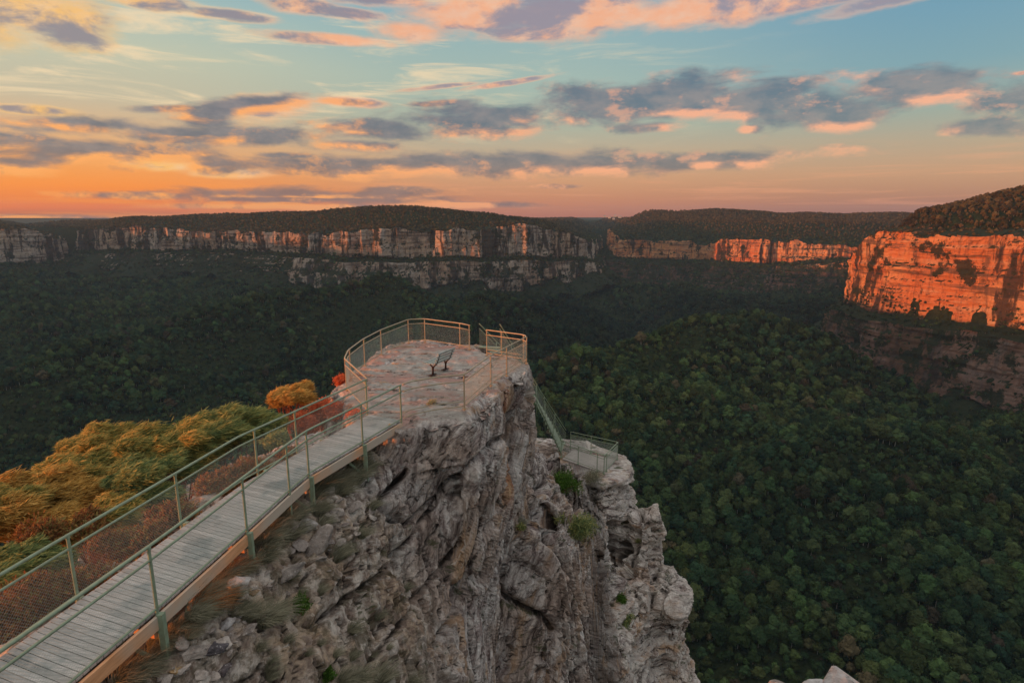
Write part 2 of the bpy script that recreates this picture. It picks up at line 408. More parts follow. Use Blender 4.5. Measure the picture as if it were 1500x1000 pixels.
# ------------------------------------------------------------------ mesas (plan outline, cap shape)
# every key: (u, depth, v_rim, v_foot_upper, v_foot_lower)
W1 = [(118, 1650, 336, 366, 386), (160, 1600, 333, 366, 387), (215, 1590, 331, 366, 387), (262, 1620, 338, 367, 387), (330, 1580, 338, 366, 388),
      (400, 1500, 340, 368, 392), (470, 1420, 341, 372, 410), (510, 1385, 338, 376, 422), (560, 1370, 333, 377, 422), (640, 1390, 336, 377, 419),
      (700, 1430, 338, 376, 419), (755, 1450, 329, 375, 420), (800, 1490, 334, 376, 415), (835, 1520, 342, 378, 410), (862, 1580, 352, 380, 404), (872, 1700, 356, 378, 392), (874, 2100, 345, 362, 372)]
W2 = [(896, 2150, 336, 360, 372), (900, 1850, 344, 374, 395), (910, 1780, 348, 378, 410), (960, 1740, 352, 378, 416), (1030, 1690, 356, 380, 420), (1060, 1640, 352, 384, 424),
      (1110, 1590, 351, 384, 424), (1160, 1550, 353, 383, 422), (1210, 1510, 359, 380, 420), (1275, 1470, 363, 379, 420), (1400, 1440, 363, 379, 420)]
W3 = [(1300, 1250, 340, 420, 450), (1268, 1020, 362, 432, 470), (1250, 930, 382, 448, 492), (1258, 880, 366, 450, 500), (1270, 850, 350, 452, 515), (1284, 822, 343, 456, 528), (1310, 785, 343, 460, 545), (1360, 738, 345, 468, 580),
      (1430, 690, 346, 477, 592), (1500, 650, 347, 484, 596), (1600, 600, 350, 500, 620), (1760, 540, 350, 520, 680), (2050, 430, 350, 560, 760)]
W4 = [(-330, 1480, 335, 380, 392), (-60, 1480, 335, 382, 392), (0, 1500, 336, 384, 392), (45, 1530, 338, 386, 392), (78, 1590, 345, 384, 392), (92, 1700, 352, 380, 392), (96, 2100, 345, 370, 380)]
def wall_poly(W, back):
    return [plan(k[0], k[1]) for k in W]+back
MES = [
 dict(poly=wall_poly(W1, [(900, 6000), (-3200, 6000), (-1900, 2300)]), W=W1),
 dict(poly=wall_poly(W2, [(1900, 1500), (3800, 3000), (3800, 6000), (400, 6000)]), W=W2),
 dict(poly=wall_poly(W3, [(2600, 300), (3600, 2000), (1500, 1500), (1000, 1300)]), W=W3),
 dict(poly=wall_poly(W4, [(-2300, 3000), (-3500, 2500), (-3500, 1500)]), W=W4),
]
OCC = [(-1700, 1450), (-1660, 900), (-1720, 300), (-1650, -400), (-1700, -1500), (-1700, -3500), (-5000, -3500), (-5000, 1450)]
# silhouettes of the wooded caps: (u, v, depth)
def rimz(W, key=2):
    pts = np.array([plan(k[0], k[1]) for k in W]); z = np.array([PD(k[0], k[key], k[1])[2] for k in W]); return pts, z
def cap_height(x, y):
    """top surface of plateau country"""
    u = 750+F*x/np.maximum(y*CP, 1)           # azimuth-like coordinate of the plan point, only used to shape the skyline hills
    az = x/np.maximum(y, 1)
    return az
BUMPS = [  # (x, y, radius x, radius y, height) hills standing on the plateaus
 ]
def hill_at(u, v, d, rx, ry, base):
    p = PD(u, v, d); BUMPS.append((p[0], p[1], rx, ry, p[2]-base))
BASE1 = -18
hill_at(575, 304, 1650, 330, 230, BASE1); hill_at(450, 312, 1800, 330, 260, BASE1); hill_at(330, 315, 1900, 260, 230, BASE1); hill_at(160, 319, 1800, 120, 160, BASE1)
hill_at(700, 318, 1650, 200, 200, BASE1); hill_at(215, 319, 1850, 160, 200, BASE1)
hill_at(960, 311, 2300, 250, 260, BASE1); hill_at(1055, 308, 2200, 300, 260, BASE1); hill_at(1180, 313, 2100, 300, 240, BASE1); hill_at(1300, 313, 2000, 280, 240, BASE1)
hill_at(870, 319, 3300, 420, 300, BASE1)
def interp_rim(W, x, y):
    pts, z = rimz(W); w = 0; s = 0
    for p, zz in zip(pts, z):
        k = 1/(((x-p[0])**2+(y-p[1])**2)+400)**1.5; w = w+k; s = s+k*zz
    return s/w
VC = []
for (u, v, d) in [(0, 450, 1230), (150, 450, 1250), (300, 450, 1230), (450, 450, 1180), (600, 450, 1170), (750, 450, 1200), (880, 440, 1350), (1000, 450, 1330), (1120, 450, 1250), (1200, 470, 1100),
                  (0, 500, 1030), (150, 500, 1040), (300, 500, 1010), (450, 490, 990), (600, 490, 980), (750, 480, 1050), (850, 480, 1100), (950, 475, 1180), (1080, 490, 1050), (1180, 500, 960),
                  (0, 560, 850), (150, 560, 850), (300, 560, 820), (500, 560, 800), (700, 560, 850), (830, 565, 880), (850, 610, 640), (930, 560, 720), (1000, 530, 780), (1100, 515, 830), (1180, 540, 790), (1250, 600, 660),
                  (0, 640, 680), (200, 640, 670), (400, 640, 670), (600, 640, 680), (800, 660, 560), (950, 640, 560), (1080, 600, 610), (1180, 640, 590), (1300, 660, 560), (1400, 650, 560), (1500, 660, 530),
                  (-100, 740, 560), (200, 740, 540), (500, 740, 530), (800, 740, 490), (950, 740, 470), (1100, 720, 480), (1250, 740, 470), (1400, 740, 460), (1550, 740, 440),
                  (0, 860, 450), (400, 860, 440), (800, 860, 430), (1000, 860, 400), (1200, 860, 390), (1400, 860, 380), (1600, 860, 370),
                  (0, 1000, 360), (400, 1000, 360), (800, 1000, 350), (1000, 1000, 330), (1200, 1000, 325), (1500, 1000, 320), (1800, 1000, 310)]:
    VC.append(tuple(PD(u, v, d)))
for W in (W1, W2, W3, W4):
    for k in W:
        p = PD(k[0], k[4], k[1]); q = np.array([p[0], p[1]]); q = q*(1-45/np.linalg.norm(q))
        VC.append((q[0], q[1], p[2]-(26 if W is W1 else 12)))
        if W is W1: q = q*(1-60/np.linalg.norm(q)); VC.append((q[0], q[1], p[2]-46))
VC += [(-1500, 200, -235), (-1500, 900, -230), (-900, 200, -250), (0, 150, -215), (900, 150, -240), (0, -300, -200), (-1500, -800, -230), (800, -500, -200), (1500, 200, -150), (0, -1500, -160), (2600, -300, -100), (-1450, -2000, -220)]
VC = np.array(VC)
RIDGES = [([plan(1250, 760, 560), plan(1120, 800, 525), plan(980, 760, 545), plan(860, 680, 590)], 62, 85),
          ([plan(560, 1130, 450), plan(420, 1020, 470), plan(260, 900, 530), plan(90, 760, 620)], 62, 85),
          ([plan(1010, 1500, 430), plan(1040, 1150, 480)], 26, 70), ([plan(800, 1250, 430), plan(770, 1000, 500)], 20, 60),
          ([plan(930, 1400, 420), plan(960, 1020, 500), plan(850, 820, 540)], -80, 75),
          ([plan(1500, 560, 640), plan(1300, 520, 720), plan(1120, 470, 760)], 26, 60), ([plan(0, 1300, 430), plan(80, 980, 520)], 40, 80), ([plan(720, 1080, 475), plan(640, 930, 520), plan(560, 800, 580)], 45, 70), ([plan(500, 1000, 500), plan(400, 780, 590)], -40, 60), ([plan(1240, 900, 500), plan(1330, 640, 620), plan(1480, 520, 700)], -35, 60)]
def valley(x, y):
    w = np.zeros(np.shape(x)); s = np.zeros(np.shape(x))
    for p in VC:
        d2 = (x-p[0])**2+(y-p[1])**2
        k = 1/(d2+1200)**1.6; w += k; s += k*p[2]
    z = s/w
    z = z+16*fbm(x/230, y/230, 0.3, 3, 5)+7*ridged(x/90, y/90, .7, 3, 9)
    for (rp_, h, w_) in RIDGES:
        dmin = np.full(np.shape(x), 1e9)
        for a, b in zip(rp_[:-1], rp_[1:]):
            e = np.array(b)-np.array(a); t_ = np.clip(((x-a[0])*e[0]+(y-a[1])*e[1])/(e@e), 0, 1)
            dmin = np.minimum(dmin, np.hypot(x-a[0]-e[0]*t_, y-a[1]-e[1]*t_))
        dmin = dmin+18*fbm(x/80, y/80, 3, 3, 91); z = z+h*np.exp(-np.abs(dmin/w_)**1.5)
    return z
def edge_wobble(x, y): return 14*fbm(x/60, y/60, 1.1, 3, 21)
def terrain(x, y, want_kind=False):
    z = valley(x, y); kind = np.zeros(np.shape(x), int)
    hills = np.full(np.shape(x), 0.0)
    for (bx, by, rx, ry, h) in BUMPS:
        g = h*np.exp(-(((x-bx)/rx)**2+((y-by)/ry)**2)); hills = np.maximum(hills, g)
    rr = np.hypot(x, y)
    far = smooth(2600, 5200, rr)
    for i, m in enumerate(MES):
        d = sdf(m['poly'], x, y)+edge_wobble(x, y)*.3
        rim = interp_rim(m['W'], x, y)
        ins = -d-24
        if i == 2:      # big domed shoulder on the right
            rc = np.maximum(rim, rim+(-20-rim)*smooth(0, 60, ins)); top = rc+26*smooth(0, 55, ins)+40*smooth(30, 230, ins)+6*smooth(150, 600, ins)
        else:
            top = rim+(BASE1+hills-rim)*smooth(0, 150, ins)
        top = top+3*fbm(x/70, y/70, 0, 3, 33)*smooth(10, 60, ins)
        zz = np.where(ins > 0, top, rim+ins*4-6)
        kind = np.where((zz > z) & (ins > -3), i+1, kind); z = np.maximum(z, zz)
    d = sdf(OCC, x, y)+edge_wobble(x, y)*.6
    zz = np.where(d < 0, -7+4*fbm(x/120, y/120, 0, 3, 3)+6*smooth(100, 900, -d), -7-d*2.6)
    z = np.maximum(z, zz)
    # open country to the horizon
    fz = BASE1-6+10*fbm(x/1500, y/1500, .4, 3, 41)+6*fbm(x/400, y/400, .4, 3, 42)
    fz = np.where(x < -0.6*y, fz-22, fz)
    z = z*(1-far)+np.maximum(z*(1-far), fz)*far if False else np.where(far > 0, z*(1-far)+fz*far, z)
    # the headland spur that carries the lookout rises out of the valley
    h = -120*smooth(60, 10, np.hypot((x+6)/1.0, (y-8)/2.2)*1.0) if False else 0
    rr2 = np.hypot(x, np.maximum(0, np.abs(y+20)-25))
    z = np.maximum(z, -60-rr2*1.1)
    return (z, kind) if want_kind else z

# near camera grid stretched towards the horizon
def stretch(n, inner, outer, half):
    t = np.linspace(-1, 1, n); a = np.abs(t)
    v = np.where(a < .8, a/.8*inner, inner+(outer-inner)*((a-.8)/.2)**2.2)
    return np.sign(t)*v
gx = stretch(560, 2300, 30000, 0); gy = stretch(620, 2400, 30000, 0)+500
GX, GY = np.meshgrid(gx, gy, indexing='ij')
GZ, GK = terrain(GX, GY, True)
V = np.stack([GX.ravel(), GY.ravel(), GZ.ravel()], 1)
struct(mesh_np('valley_terrain', V, gridfaces(len(gx), len(gy)), M['ground'], True))

# ------------------------------------------------------------------ cliffs
LEDGE_PTS = []
def cliff(name, W, mat, ds, dz, flute, seed, ledge_w=16, lean=0, rag=8, lean2=None):
    pts = np.array([plan(k[0], k[1]) for k in W])
    seg = np.linalg.norm(np.diff(pts, axis=0), axis=1); s = np.concatenate([[0], np.cumsum(seg)])
    n = int(s[-1]/ds); ss = np.linspace(0, s[-1], n)
    def key(i):
        z = np.array([PD(k[0], k[i], k[1])[2] for k in W])
        return np.interp(ss, s, z)
    X = np.interp(ss, s, pts[:, 0]); Y = np.interp(ss, s, pts[:, 1])
    kern = np.ones(9)/9
    tx = np.gradient(X); ty = np.gradient(Y)
    kk = max(3, int(30/ds)); ker = np.ones(kk)/kk
    tx = np.convolve(np.pad(tx, kk//2, 'edge'), ker, 'same')[kk//2:kk//2+n]; ty = np.convolve(np.pad(ty, kk//2, 'edge'), ker, 'same')[kk//2:kk//2+n]
    L = np.hypot(tx, ty); nx, ny = ty/L, -tx/L       # outward, towards the valley
    zt, zm, zb = key(2), key(3), key(4)
    zt = zt+9*fbm(ss/55, 0*ss, 0*ss, 4, seed+1)+2.5*np.round(2*vnoise(ss/26, 0*ss, 0*ss, seed+2))
    zm = zm+6*fbm(ss/60, 0*ss, 0*ss, 4, seed+3); zb = zb+rag*fbm(ss/90, 0*ss, 0*ss, 4, seed+4)+rag*.6*vnoise(ss/25, 0*ss, 0*ss, seed+24)
    lean0 = lean; lean = lean+0*ss if lean2 is None else lean+(lean2-lean)*smooth(.42, .55, ss/ss[-1])
    rag_ = 1
    keys = [(-34, zt+7), (-9, zt+2), (0, zt), (3, zm), (ledge_w*.55, zm-3), (ledge_w, zm-9), (ledge_w+4+lean, zb), (ledge_w+30+lean, zb-14), (ledge_w+60+lean, zb-34)]
    cnt = [3, 3, None, 3, 4, None, 4, 4]
    cols_o = []; cols_z = []; steep = []
    H1 = np.mean(zt-zm); H2 = np.mean(zm-9-zb)
    for i in range(len(keys)-1):
        c = cnt[i] if cnt[i] else max(4, int((H1 if i == 2 else H2)/dz))
        for j in range(c):
            f = j/c
            cols_o.append(0*ss+keys[i][0]*(1-f)+keys[i+1][0]*f); cols_z.append(keys[i][1]*(1-f)+keys[i+1][1]*f)
            steep.append(1.0 if i in (2, 5) else (.35 if i in (1, 3, 4, 6) else .15))
    O = np.stack(cols_o, 1); Z = np.stack(cols_z, 1); ST = np.array(steep)[None, :]
    SS = ss[:, None]+0*Z; XX = X[:, None]+0*Z; YY = Y[:, None]+0*Z
    butt = flute*1.0*fbm(SS/85, Z/400, 0*Z, 2, seed+5)+flute*.55*ridged(SS/34, Z/260, 0*Z, 3, seed+6)
    col = flute*.22*ridged(SS/11, Z/90, 0*Z, 3, seed+7)
    # blocks: terraced noise gives flat faces and sharp arrises
    blk = vnoise(SS/17, Z/42, 0*Z, seed+12); blk = (np.round(blk*2.5)/2.5)*flute*.22
    lean = lean0
    strata = 1.6*(np.round(2.2*vnoise(SS/300, Z/7.5, 0*Z, seed+8))/2.2)+.8*vnoise(SS/40, Z/2.6, 0*Z, seed+9)
    fine = 1.1*fbm(SS/6, Z/6, 0*Z, 4, seed+10)
    O = O+butt*(.35+.65*ST)+(col+blk+strata)*ST+fine
    Z = Z+(1.5*fbm(SS/9, O/9, 0*Z, 3, seed+13))*(1-ST)
    P = np.stack([XX+nx[:, None]*O, YY+ny[:, None]*O, Z], 2)
    o = struct(mesh_np(name, P.reshape(-1, 3), gridfaces(n, P.shape[1])[:, ::-1], mat, False))
    # spots where trees can stand (rim, ledge, talus)
    q = P[:, np.where(np.array(steep) < .5)[0], :].reshape(-1, 3)
    lo_ = [i for i in range(len(steep)) if steep[i] == 1.0 and i > len(steep)*.45]
    if lean > 5:
        q2_ = P[:, lo_, :].reshape(-1, 3); kk_ = vnoise(q2_[:, 0]/30, q2_[:, 1]/30, q2_[:, 2]/22, seed+40) > (.1 if lean < 30 else -.25)
        q = np.concatenate([q, q2_[kk_]])
    LEDGE_PTS.append((q, ds))
    return o
cliff('cliff_face', W1, M['cliff'], 2.4, 2.4, 26, 100, 20, 26, 18, 3)
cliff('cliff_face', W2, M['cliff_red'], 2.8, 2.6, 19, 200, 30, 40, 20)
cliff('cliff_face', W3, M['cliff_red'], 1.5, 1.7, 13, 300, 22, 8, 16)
cliff('cliff_face', W4, M['cliff'], 3.0, 2.8, 14, 400, 16)

# ------------------------------------------------------------------ valley forest
def crown_mesh(seed, rough=.34):
    r = random.Random(seed); bm = bmesh.new(); lumps = []
    nl = r.randint(5, 8)
    for i in range(nl):
        a = 2*PI*i/nl+r.uniform(-.4, .4); q = r.uniform(.18, .34)
        lumps.append((math.cos(a)*q, math.sin(a)*q, r.uniform(.42, .74), r.uniform(.19, .29)))
    lumps.append((0, 0, .82, .25)); lumps.append((r.uniform(-.1, .1), r.uniform(-.1, .1), .60, .33))
    for (x, y, z, s) in lumps:
        x *= .9; y *= .9; s *= .92
        g = bmesh.ops.create_icosphere(bm, subdivisions=2, radius=s)['verts']
        for v in g:
            n = v.co.normalized(); k = .92+rough*(r.random()-.5)*2*.8+.18*math.sin(n.x*9+seed+x*20)*math.sin(n.y*8+z*9)*math.cos(n.z*7)
            v.co = Vector((v.co.x*k+x, v.co.y*k+y, v.co.z*k*.78+z))
    # scattered leaf clumps breaking the outline
    for i in range(300):
        l = r.choice(lumps); d = Vector((r.gauss(0, 1), r.gauss(0, 1), r.gauss(.35, 1))).normalized()
        c = Vector(l[:3])+d*l[3]*r.uniform(.9, 1.35); c.z = l[2]+(c.z-l[2])*.8
        a = Vector((r.gauss(0, 1), r.gauss(0, 1), r.gauss(0, 1))).normalized()*r.uniform(.025, .06); b2 = a.cross(d).normalized()*r.uniform(.02, .045)
        vs = [bm.verts.new(c+k) for k in (a, b2, -a, -b2)]; bm.faces.new(vs)
    # trunk
    for i in range(5):
        pass
    ring0 = [bm.verts.new((.022*math.cos(2*PI*k/5), .022*math.sin(2*PI*k/5), -.1)) for k in range(5)]
    ring1 = [bm.verts.new((.012*math.cos(2*PI*k/5), .012*math.sin(2*PI*k/5), .6)) for k in range(5)]
    for k in range(5):
        f_ = bm.faces.new((ring0[k], ring0[(k+1) % 5], ring1[(k+1) % 5], ring1[k])); f_.material_index = 1
    m = bpy.data.meshes.new('gum_tree'); bm.to_mesh(m); bm.free(); m.materials.append(M['canopy']); m.materials.append(M['pale_bark']); return m
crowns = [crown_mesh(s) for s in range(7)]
protoC = bpy.data.collections.new('tree_kinds')
for i, m in enumerate(crowns):
    protoC.objects.link(bpy.data.objects.new('forest_tree_kind', m))

def visible(x, y, z, mu=90, mv=90):
    d = y*CP-z*SP; u = 750+F*x/np.maximum(d, 1e-3); v = 500-F*(y*SP+z*CP)/np.maximum(d, 1e-3)
    return (d > 5) & (u > -mu) & (u < 1500+mu) & (v > 150) & (v < 1000+mv)
pts = []
# valley and plateau trees on a jittered lattice
for (y0, y1, sp) in [(220, 620, 5.0), (620, 1250, 6.6), (1250, 2300, 9), (2300, 3400, 15)]:
    nx = int(2*.98*y1/sp); xs = (np.arange(nx)-nx/2)*sp; ys = np.arange(y0, y1, sp)
    A, B = np.meshgrid(xs, ys, indexing='ij'); A = A+RNG.uniform(-.48, .48, A.shape)*sp; B = B+RNG.uniform(-.48, .48, B.shape)*sp
    A = A.ravel(); B = B.ravel()
    z, k = terrain(A, B, True)
    keep = visible(A, B, z)
    # far slopes facing away or buried in a cliff's steep flank are skipped
    e = 4.0; gz = np.hypot(terrain(A+e, B)-z, terrain(A, B+e)-z)/e
    keep &= gz < 1.6
    keep &= (k == 0) | (B < 3400)
    A, B, z, k = A[keep], B[keep], z[keep], k[keep]
    hgt = np.where(k > 0, RNG.uniform(4, 8.5, len(A)), 6+11*RNG.random(len(A))**1.7)*np.where(B > 2300, 1.5, 1)
    clear = vnoise(A/55, B/55, 0*A, 77)      # low fern-like understorey glades
    hgt = np.where((k == 0) & (clear > .22), hgt*.5, hgt)
    pts.append(np.stack([A, B, z-.8, hgt, np.minimum(hgt, 15)*RNG.uniform(.55, 1.0, len(A))], 1))
for q, ds in LEDGE_PTS:
    n = len(q); keep = (RNG.random(n) < ds*ds/24) & visible(q[:, 0], q[:, 1], q[:, 2]); q = q[keep]; n = len(q)
    q = q+np.stack([RNG.uniform(-3, 3, n), RNG.uniform(-3, 3, n), np.zeros(n)-1], 1)
    h = RNG.uniform(3, 7.5, n) if ds > 2 else RNG.uniform(2.2, 5, n); q[:, 2] -= h*.12; pts.append(np.stack([q[:, 0], q[:, 1], q[:, 2], h, h*RNG.uniform(.8, 1.2, n)], 1))
T = np.concatenate(pts)
# keep clear of the lookout spur
T = T[~((np.abs(T[:, 0]) < 60) & (T[:, 1] < 90))]
d = T[:, 1]*CP-T[:, 2]*SP; uu = 750+F*T[:, 0]/d; vv = 500-F*(T[:, 1]*SP+T[:, 2]*CP)/d
show = F*T[:, 3]/d*((uu > 930) & (uu < 1490) & (vv > 560) & (vv < 990))
order = np.argsort(-show); near = order[:290]; rest = np.setdiff1d(np.arange(len(T)), near)
print('trees', len(T))
def forest(name, A):
    m = bpy.data.meshes.new(name); n = len(A); m.vertices.add(n); m.vertices.foreach_set('co', A[:, :3].astype(np.float32).ravel())
    sc = np.stack([A[:, 4], A[:, 4], A[:, 3]], 1).astype(np.float32)
    a = m.attributes.new('tscale', 'FLOAT_VECTOR', 'POINT'); a.data.foreach_set('vector', sc.ravel())
    rot = np.stack([RNG.uniform(-.08, .08, n), RNG.uniform(-.08, .08, n), RNG.uniform(0, 6.28, n)], 1).astype(np.float32)
    a = m.attributes.new('trot', 'FLOAT_VECTOR', 'POINT'); a.data.foreach_set('vector', rot.ravel())
    a = m.attributes.new('tkind', 'INT', 'POINT'); a.data.foreach_set('value', RNG.integers(0, len(crowns), n).astype(np.int32))
    o = bpy.data.objects.new(name, m); C.objects.link(o); struct(o, 'stuff')
    ng = bpy.data.node_groups.new(name+'_nodes', 'GeometryNodeTree')
    ng.interface.new_socket('Geometry', in_out='INPUT', socket_type='NodeSocketGeometry'); ng.interface.new_socket('Geometry', in_out='OUTPUT', socket_type='NodeSocketGeometry')
    N = ng.nodes; L = ng.links; gi = N.new('NodeGroupInput'); go = N.new('NodeGroupOutput')
    ci = N.new('GeometryNodeCollectionInfo'); ci.inputs['Collection'].default_value = protoC; ci.inputs['Separate Children'].default_value = True; ci.inputs['Reset Children'].default_value = True
    ip = N.new('GeometryNodeInstanceOnPoints'); L.new(gi.outputs[0], ip.inputs['Points']); L.new(ci.outputs[0], ip.inputs['Instance'])
    ip.inputs['Pick Instance'].default_value = True
    def att(nm, dt):
        a = N.new('GeometryNodeInputNamedAttribute'); a.data_type = dt; a.inputs['Name'].default_value = nm; return a.outputs[0]
    L.new(att('tkind', 'INT'), ip.inputs['Instance Index']); L.new(att('trot', 'FLOAT_VECTOR'), ip.inputs['Rotation']); L.new(att('tscale', 'FLOAT_VECTOR'), ip.inputs['Scale'])
    L.new(ip.outputs[0], go.inputs[0])
    md = o.modifiers.new('trees', 'NODES'); md.node_group = ng
    return o
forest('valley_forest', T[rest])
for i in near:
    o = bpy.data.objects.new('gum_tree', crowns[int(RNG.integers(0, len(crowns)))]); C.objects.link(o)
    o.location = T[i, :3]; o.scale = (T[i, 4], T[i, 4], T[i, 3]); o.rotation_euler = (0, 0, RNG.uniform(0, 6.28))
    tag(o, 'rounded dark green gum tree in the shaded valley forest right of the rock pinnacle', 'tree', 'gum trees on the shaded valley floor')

# ------------------------------------------------------------------ foreground rock
def blk(poly, top, prof, x, y):
    d = sdf(poly, x, y); pr = np.array(prof, float)
    drop = np.interp(np.maximum(d, 0), pr[:, 0], pr[:, 1]); drop = drop+np.maximum(0, d-pr[-1, 0])*2.5
    return top-drop
PA = [(-6.25, 20), (-6.5, 22), (-6.4, 24), (-6.1, 26), (-5.4, 28.7), (-4.2, 29.0), (-1.9, 27.6), (-0.9, 26.2), (0.2, 24.9), (0.78, 24.1), (0.74, 23.1), (-0.45, 20.2), (-1.15, 17.3), (-2.2, 16.9), (-3.2, 16.35), (-4.7, 16.9)]
PB = [(-9.5, -6), (-8.4, 6), (-7.7, 9), (-7.2, 13), (-6.2, 17.5), (-4.0, 17.0), (-4.5, 14.5), (-4.9, 12), (-5.0, 9), (-5.6, 6), (-5.6, 2), (-4, -6)]
PL = [(-21, 2), (-21, 12), (-17, 19), (-11, 23.5), (-7.5, 23.5), (-6.5, 18), (-7.5, 8), (-8, 0)]
PC = [(0.2, 24.2), (0.8, 28), (1.0, 29.8), (2.6, 29.6), (4.5, 28.8), (4.9, 27.6), (4.5, 25.8), (3.7, 24.0), (2.2, 22.4), (0.9, 22.0)]
PD_ = [(1.0, 38.6), (5.0, 37.6), (7.1, 35), (7.1, 33.0), (6.3, 31.6), (5.2, 31.0), (4.0, 31.6), (2.6, 33.8), (0.6, 36)]
PE = [(6.9, 31.2), (7.0, 32.2), (8.45, 32.0), (8.5, 30.7), (7.3, 30.1)]
PF = [(7.1, 27.6), (7.2, 30.2), (8.9, 30.2), (9.2, 29.2), (8.5, 27.4)]
PG = [(4.6, 25.6), (5.2, 29.4), (7.3, 30.8), (7.8, 28.2), (6.0, 25.0)]
def rock_h(x, y):
    wx = x+.35*fbm(x/2.2, y/2.2, 3.3, 4, 51); wy = y+.35*fbm(x/2.2, y/2.2, 9.3, 4, 52)
    # fine wobble is faded inside the lookout so that the paved top stays under the rails
    A = blk(PA, -5.93, [(0, 0), (.12, .05), (.35, .45), (.7, 1.5), (1.3, 5.2), (2.3, 12), (4.5, 22), (8, 34)], wx, wy)
    A2 = blk(PA, -5.93, [(0, 0), (.08, .05), (.2, .6), (.35, 2.0), (.6, 6), (1.0, 14), (2, 26)], wx, wy)
    ff = smooth(-.6, .5, x-.12*(y-22)); A = A*(1-ff)+A2*ff
    A = np.where(sdf(PA, wx, wy) < 0, -5.93-.28*smooth(.5, 0, -sdf(PA, x, y))*smooth(.2, 1, fbm(x, y, 0, 3, 8)+.5), A)
    B = blk(PB, -6.52-.05*np.clip(8-y, 0, 5)+.22*fbm(x/1.3, y/1.3, 0, 4, 53), [(0, 0), (.5, .22), (1.4, 1.25), (2.4, 3.3), (3.6, 6.6), (5.2, 12), (8, 22), (12, 36)], wx, wy)
    Lh = blk(PL, -9.2-.22*np.clip(-x-8, 0, 20)+.5*fbm(x/3, y/3, 0, 3, 54), [(0, 0), (2, 1.5), (5, 9), (8, 22), (12, 40)], wx, wy)
    Ct = -11.75-.98*(x-1.72)-.17*np.clip(28.5-y, -2, 9)
    Ct = Ct-1.0*smooth(.1, .6, vnoise(x/1.5, y/1.5, 0*x, 88))
    Cc = blk(PC, np.clip(Ct, -15.6, -10.6)+.3*fbm(x/1.2, y/1.2, 0, 3, 55), [(0, 0), (.3, .3), (.8, 1.6), (1.8, 5.5), (3.4, 11.5), (6.5, 24)], wx, wy)
    D = blk(PD_, -14.66+0*x, [(0, 0), (.15, .2), (.5, 2.2), (1.1, 7), (2.0, 14), (4, 26)], wx, wy)
    E = blk(PE, -16.45+.25*(x-7.5), [(0, 0), (.1, .25), (.3, 3), (.8, 8), (2, 16)], wx, wy)
    Ff = blk(PF, -19.2-.35*(30-y)+.1*(x-8), [(0, 0), (.25, .3), (.55, 1.5), (1.0, 5), (2, 12), (4, 24)], wx, wy)
    G = blk(PG, -19.0-.5*(29-y), [(0, 0), (.5, 1.2), (1.2, 4), (2.5, 10), (5, 22)], wx, wy)
    Hh = blk([(-5, 29), (-4.6, 34.6), (-0.8, 35), (0.0, 31), (-1, 28)], -9.8+.4*fbm(x, y, 0, 3, 56), [(0, 0), (.4, .3), (1, 2), (2, 7), (4, 18)], wx, wy)  # unseen rock block added to shade the lower railing
    z = A
    for q in (B, Hh, Lh, Cc, D, E, Ff, G): z = np.maximum(z, q)
    return z
RX0, RX1, RY0, RY1 = -24, 14, 1.5, 43
rx = np.arange(RX0, RX1, .11); ry = np.arange(RY0, RY1, .11)
AX, AY = np.meshgrid(rx, ry, indexing='ij')
ZB = -42.0
AZ = np.maximum(rock_h(AX, AY), ZB+.5)
AZ[0, :] = AZ[-1, :] = ZB+.5; AZ[:, 0] = AZ[:, -1] = ZB+.5
n1, n2 = AX.shape
top = np.stack([AX.ravel(), AY.ravel(), AZ.ravel()], 1); bot = np.stack([AX.ravel(), AY.ravel(), np.full(AX.size, ZB)], 1)
Fg = gridfaces(n1, n2); N0 = AX.size
side = []
def strip(idx):
    for a, b in zip(idx[:-1], idx[1:]): side.append((a, a+N0, b+N0, b))
ii = np.arange(N0).reshape(n1, n2)
strip(ii[:, 0]); strip(ii[-1, :]); strip(ii[:, -1][::-1]); strip(ii[0, :][::-1])
rock = mesh_np('rock_pinnacle', np.concatenate([top, bot]), np.concatenate([Fg, Fg[:, ::-1]+N0, np.array(side)]), M['rock'], False)
md = rock.modifiers.new('r', 'REMESH'); md.mode = 'VOXEL'; md.voxel_size = .08; md.use_smooth_shade = True
dg = bpy.context.evaluated_depsgraph_get(); ev = rock.evaluated_get(dg)
me = bpy.data.meshes.new_from_object(ev, depsgraph=dg); rock.modifiers.clear(); old = rock.data; rock.data = me; bpy.data.meshes.remove(old)
if not me.materials: me.materials.append(M['rock'])
nv = len(me.vertices); print('rock verts', nv)
co = np.empty(nv*3, np.float32); me.vertices.foreach_get('co', co); co = co.reshape(-1, 3).astype(float)
no = np.empty(nv*3, np.float32); me.vertices.foreach_get('normal', no); no = no.reshape(-1, 3).astype(float)
x, y, z = co.T
inner = smooth(.15, -.3, sdf(PA, x, y))*smooth(-6.4, -6.1, z)              # lookout floor: keep flat
inner = np.maximum(inner, smooth(.35, .05, sdf(PD_, x, y))*smooth(-15.1, -14.9, z))
k = 1-.93*inner
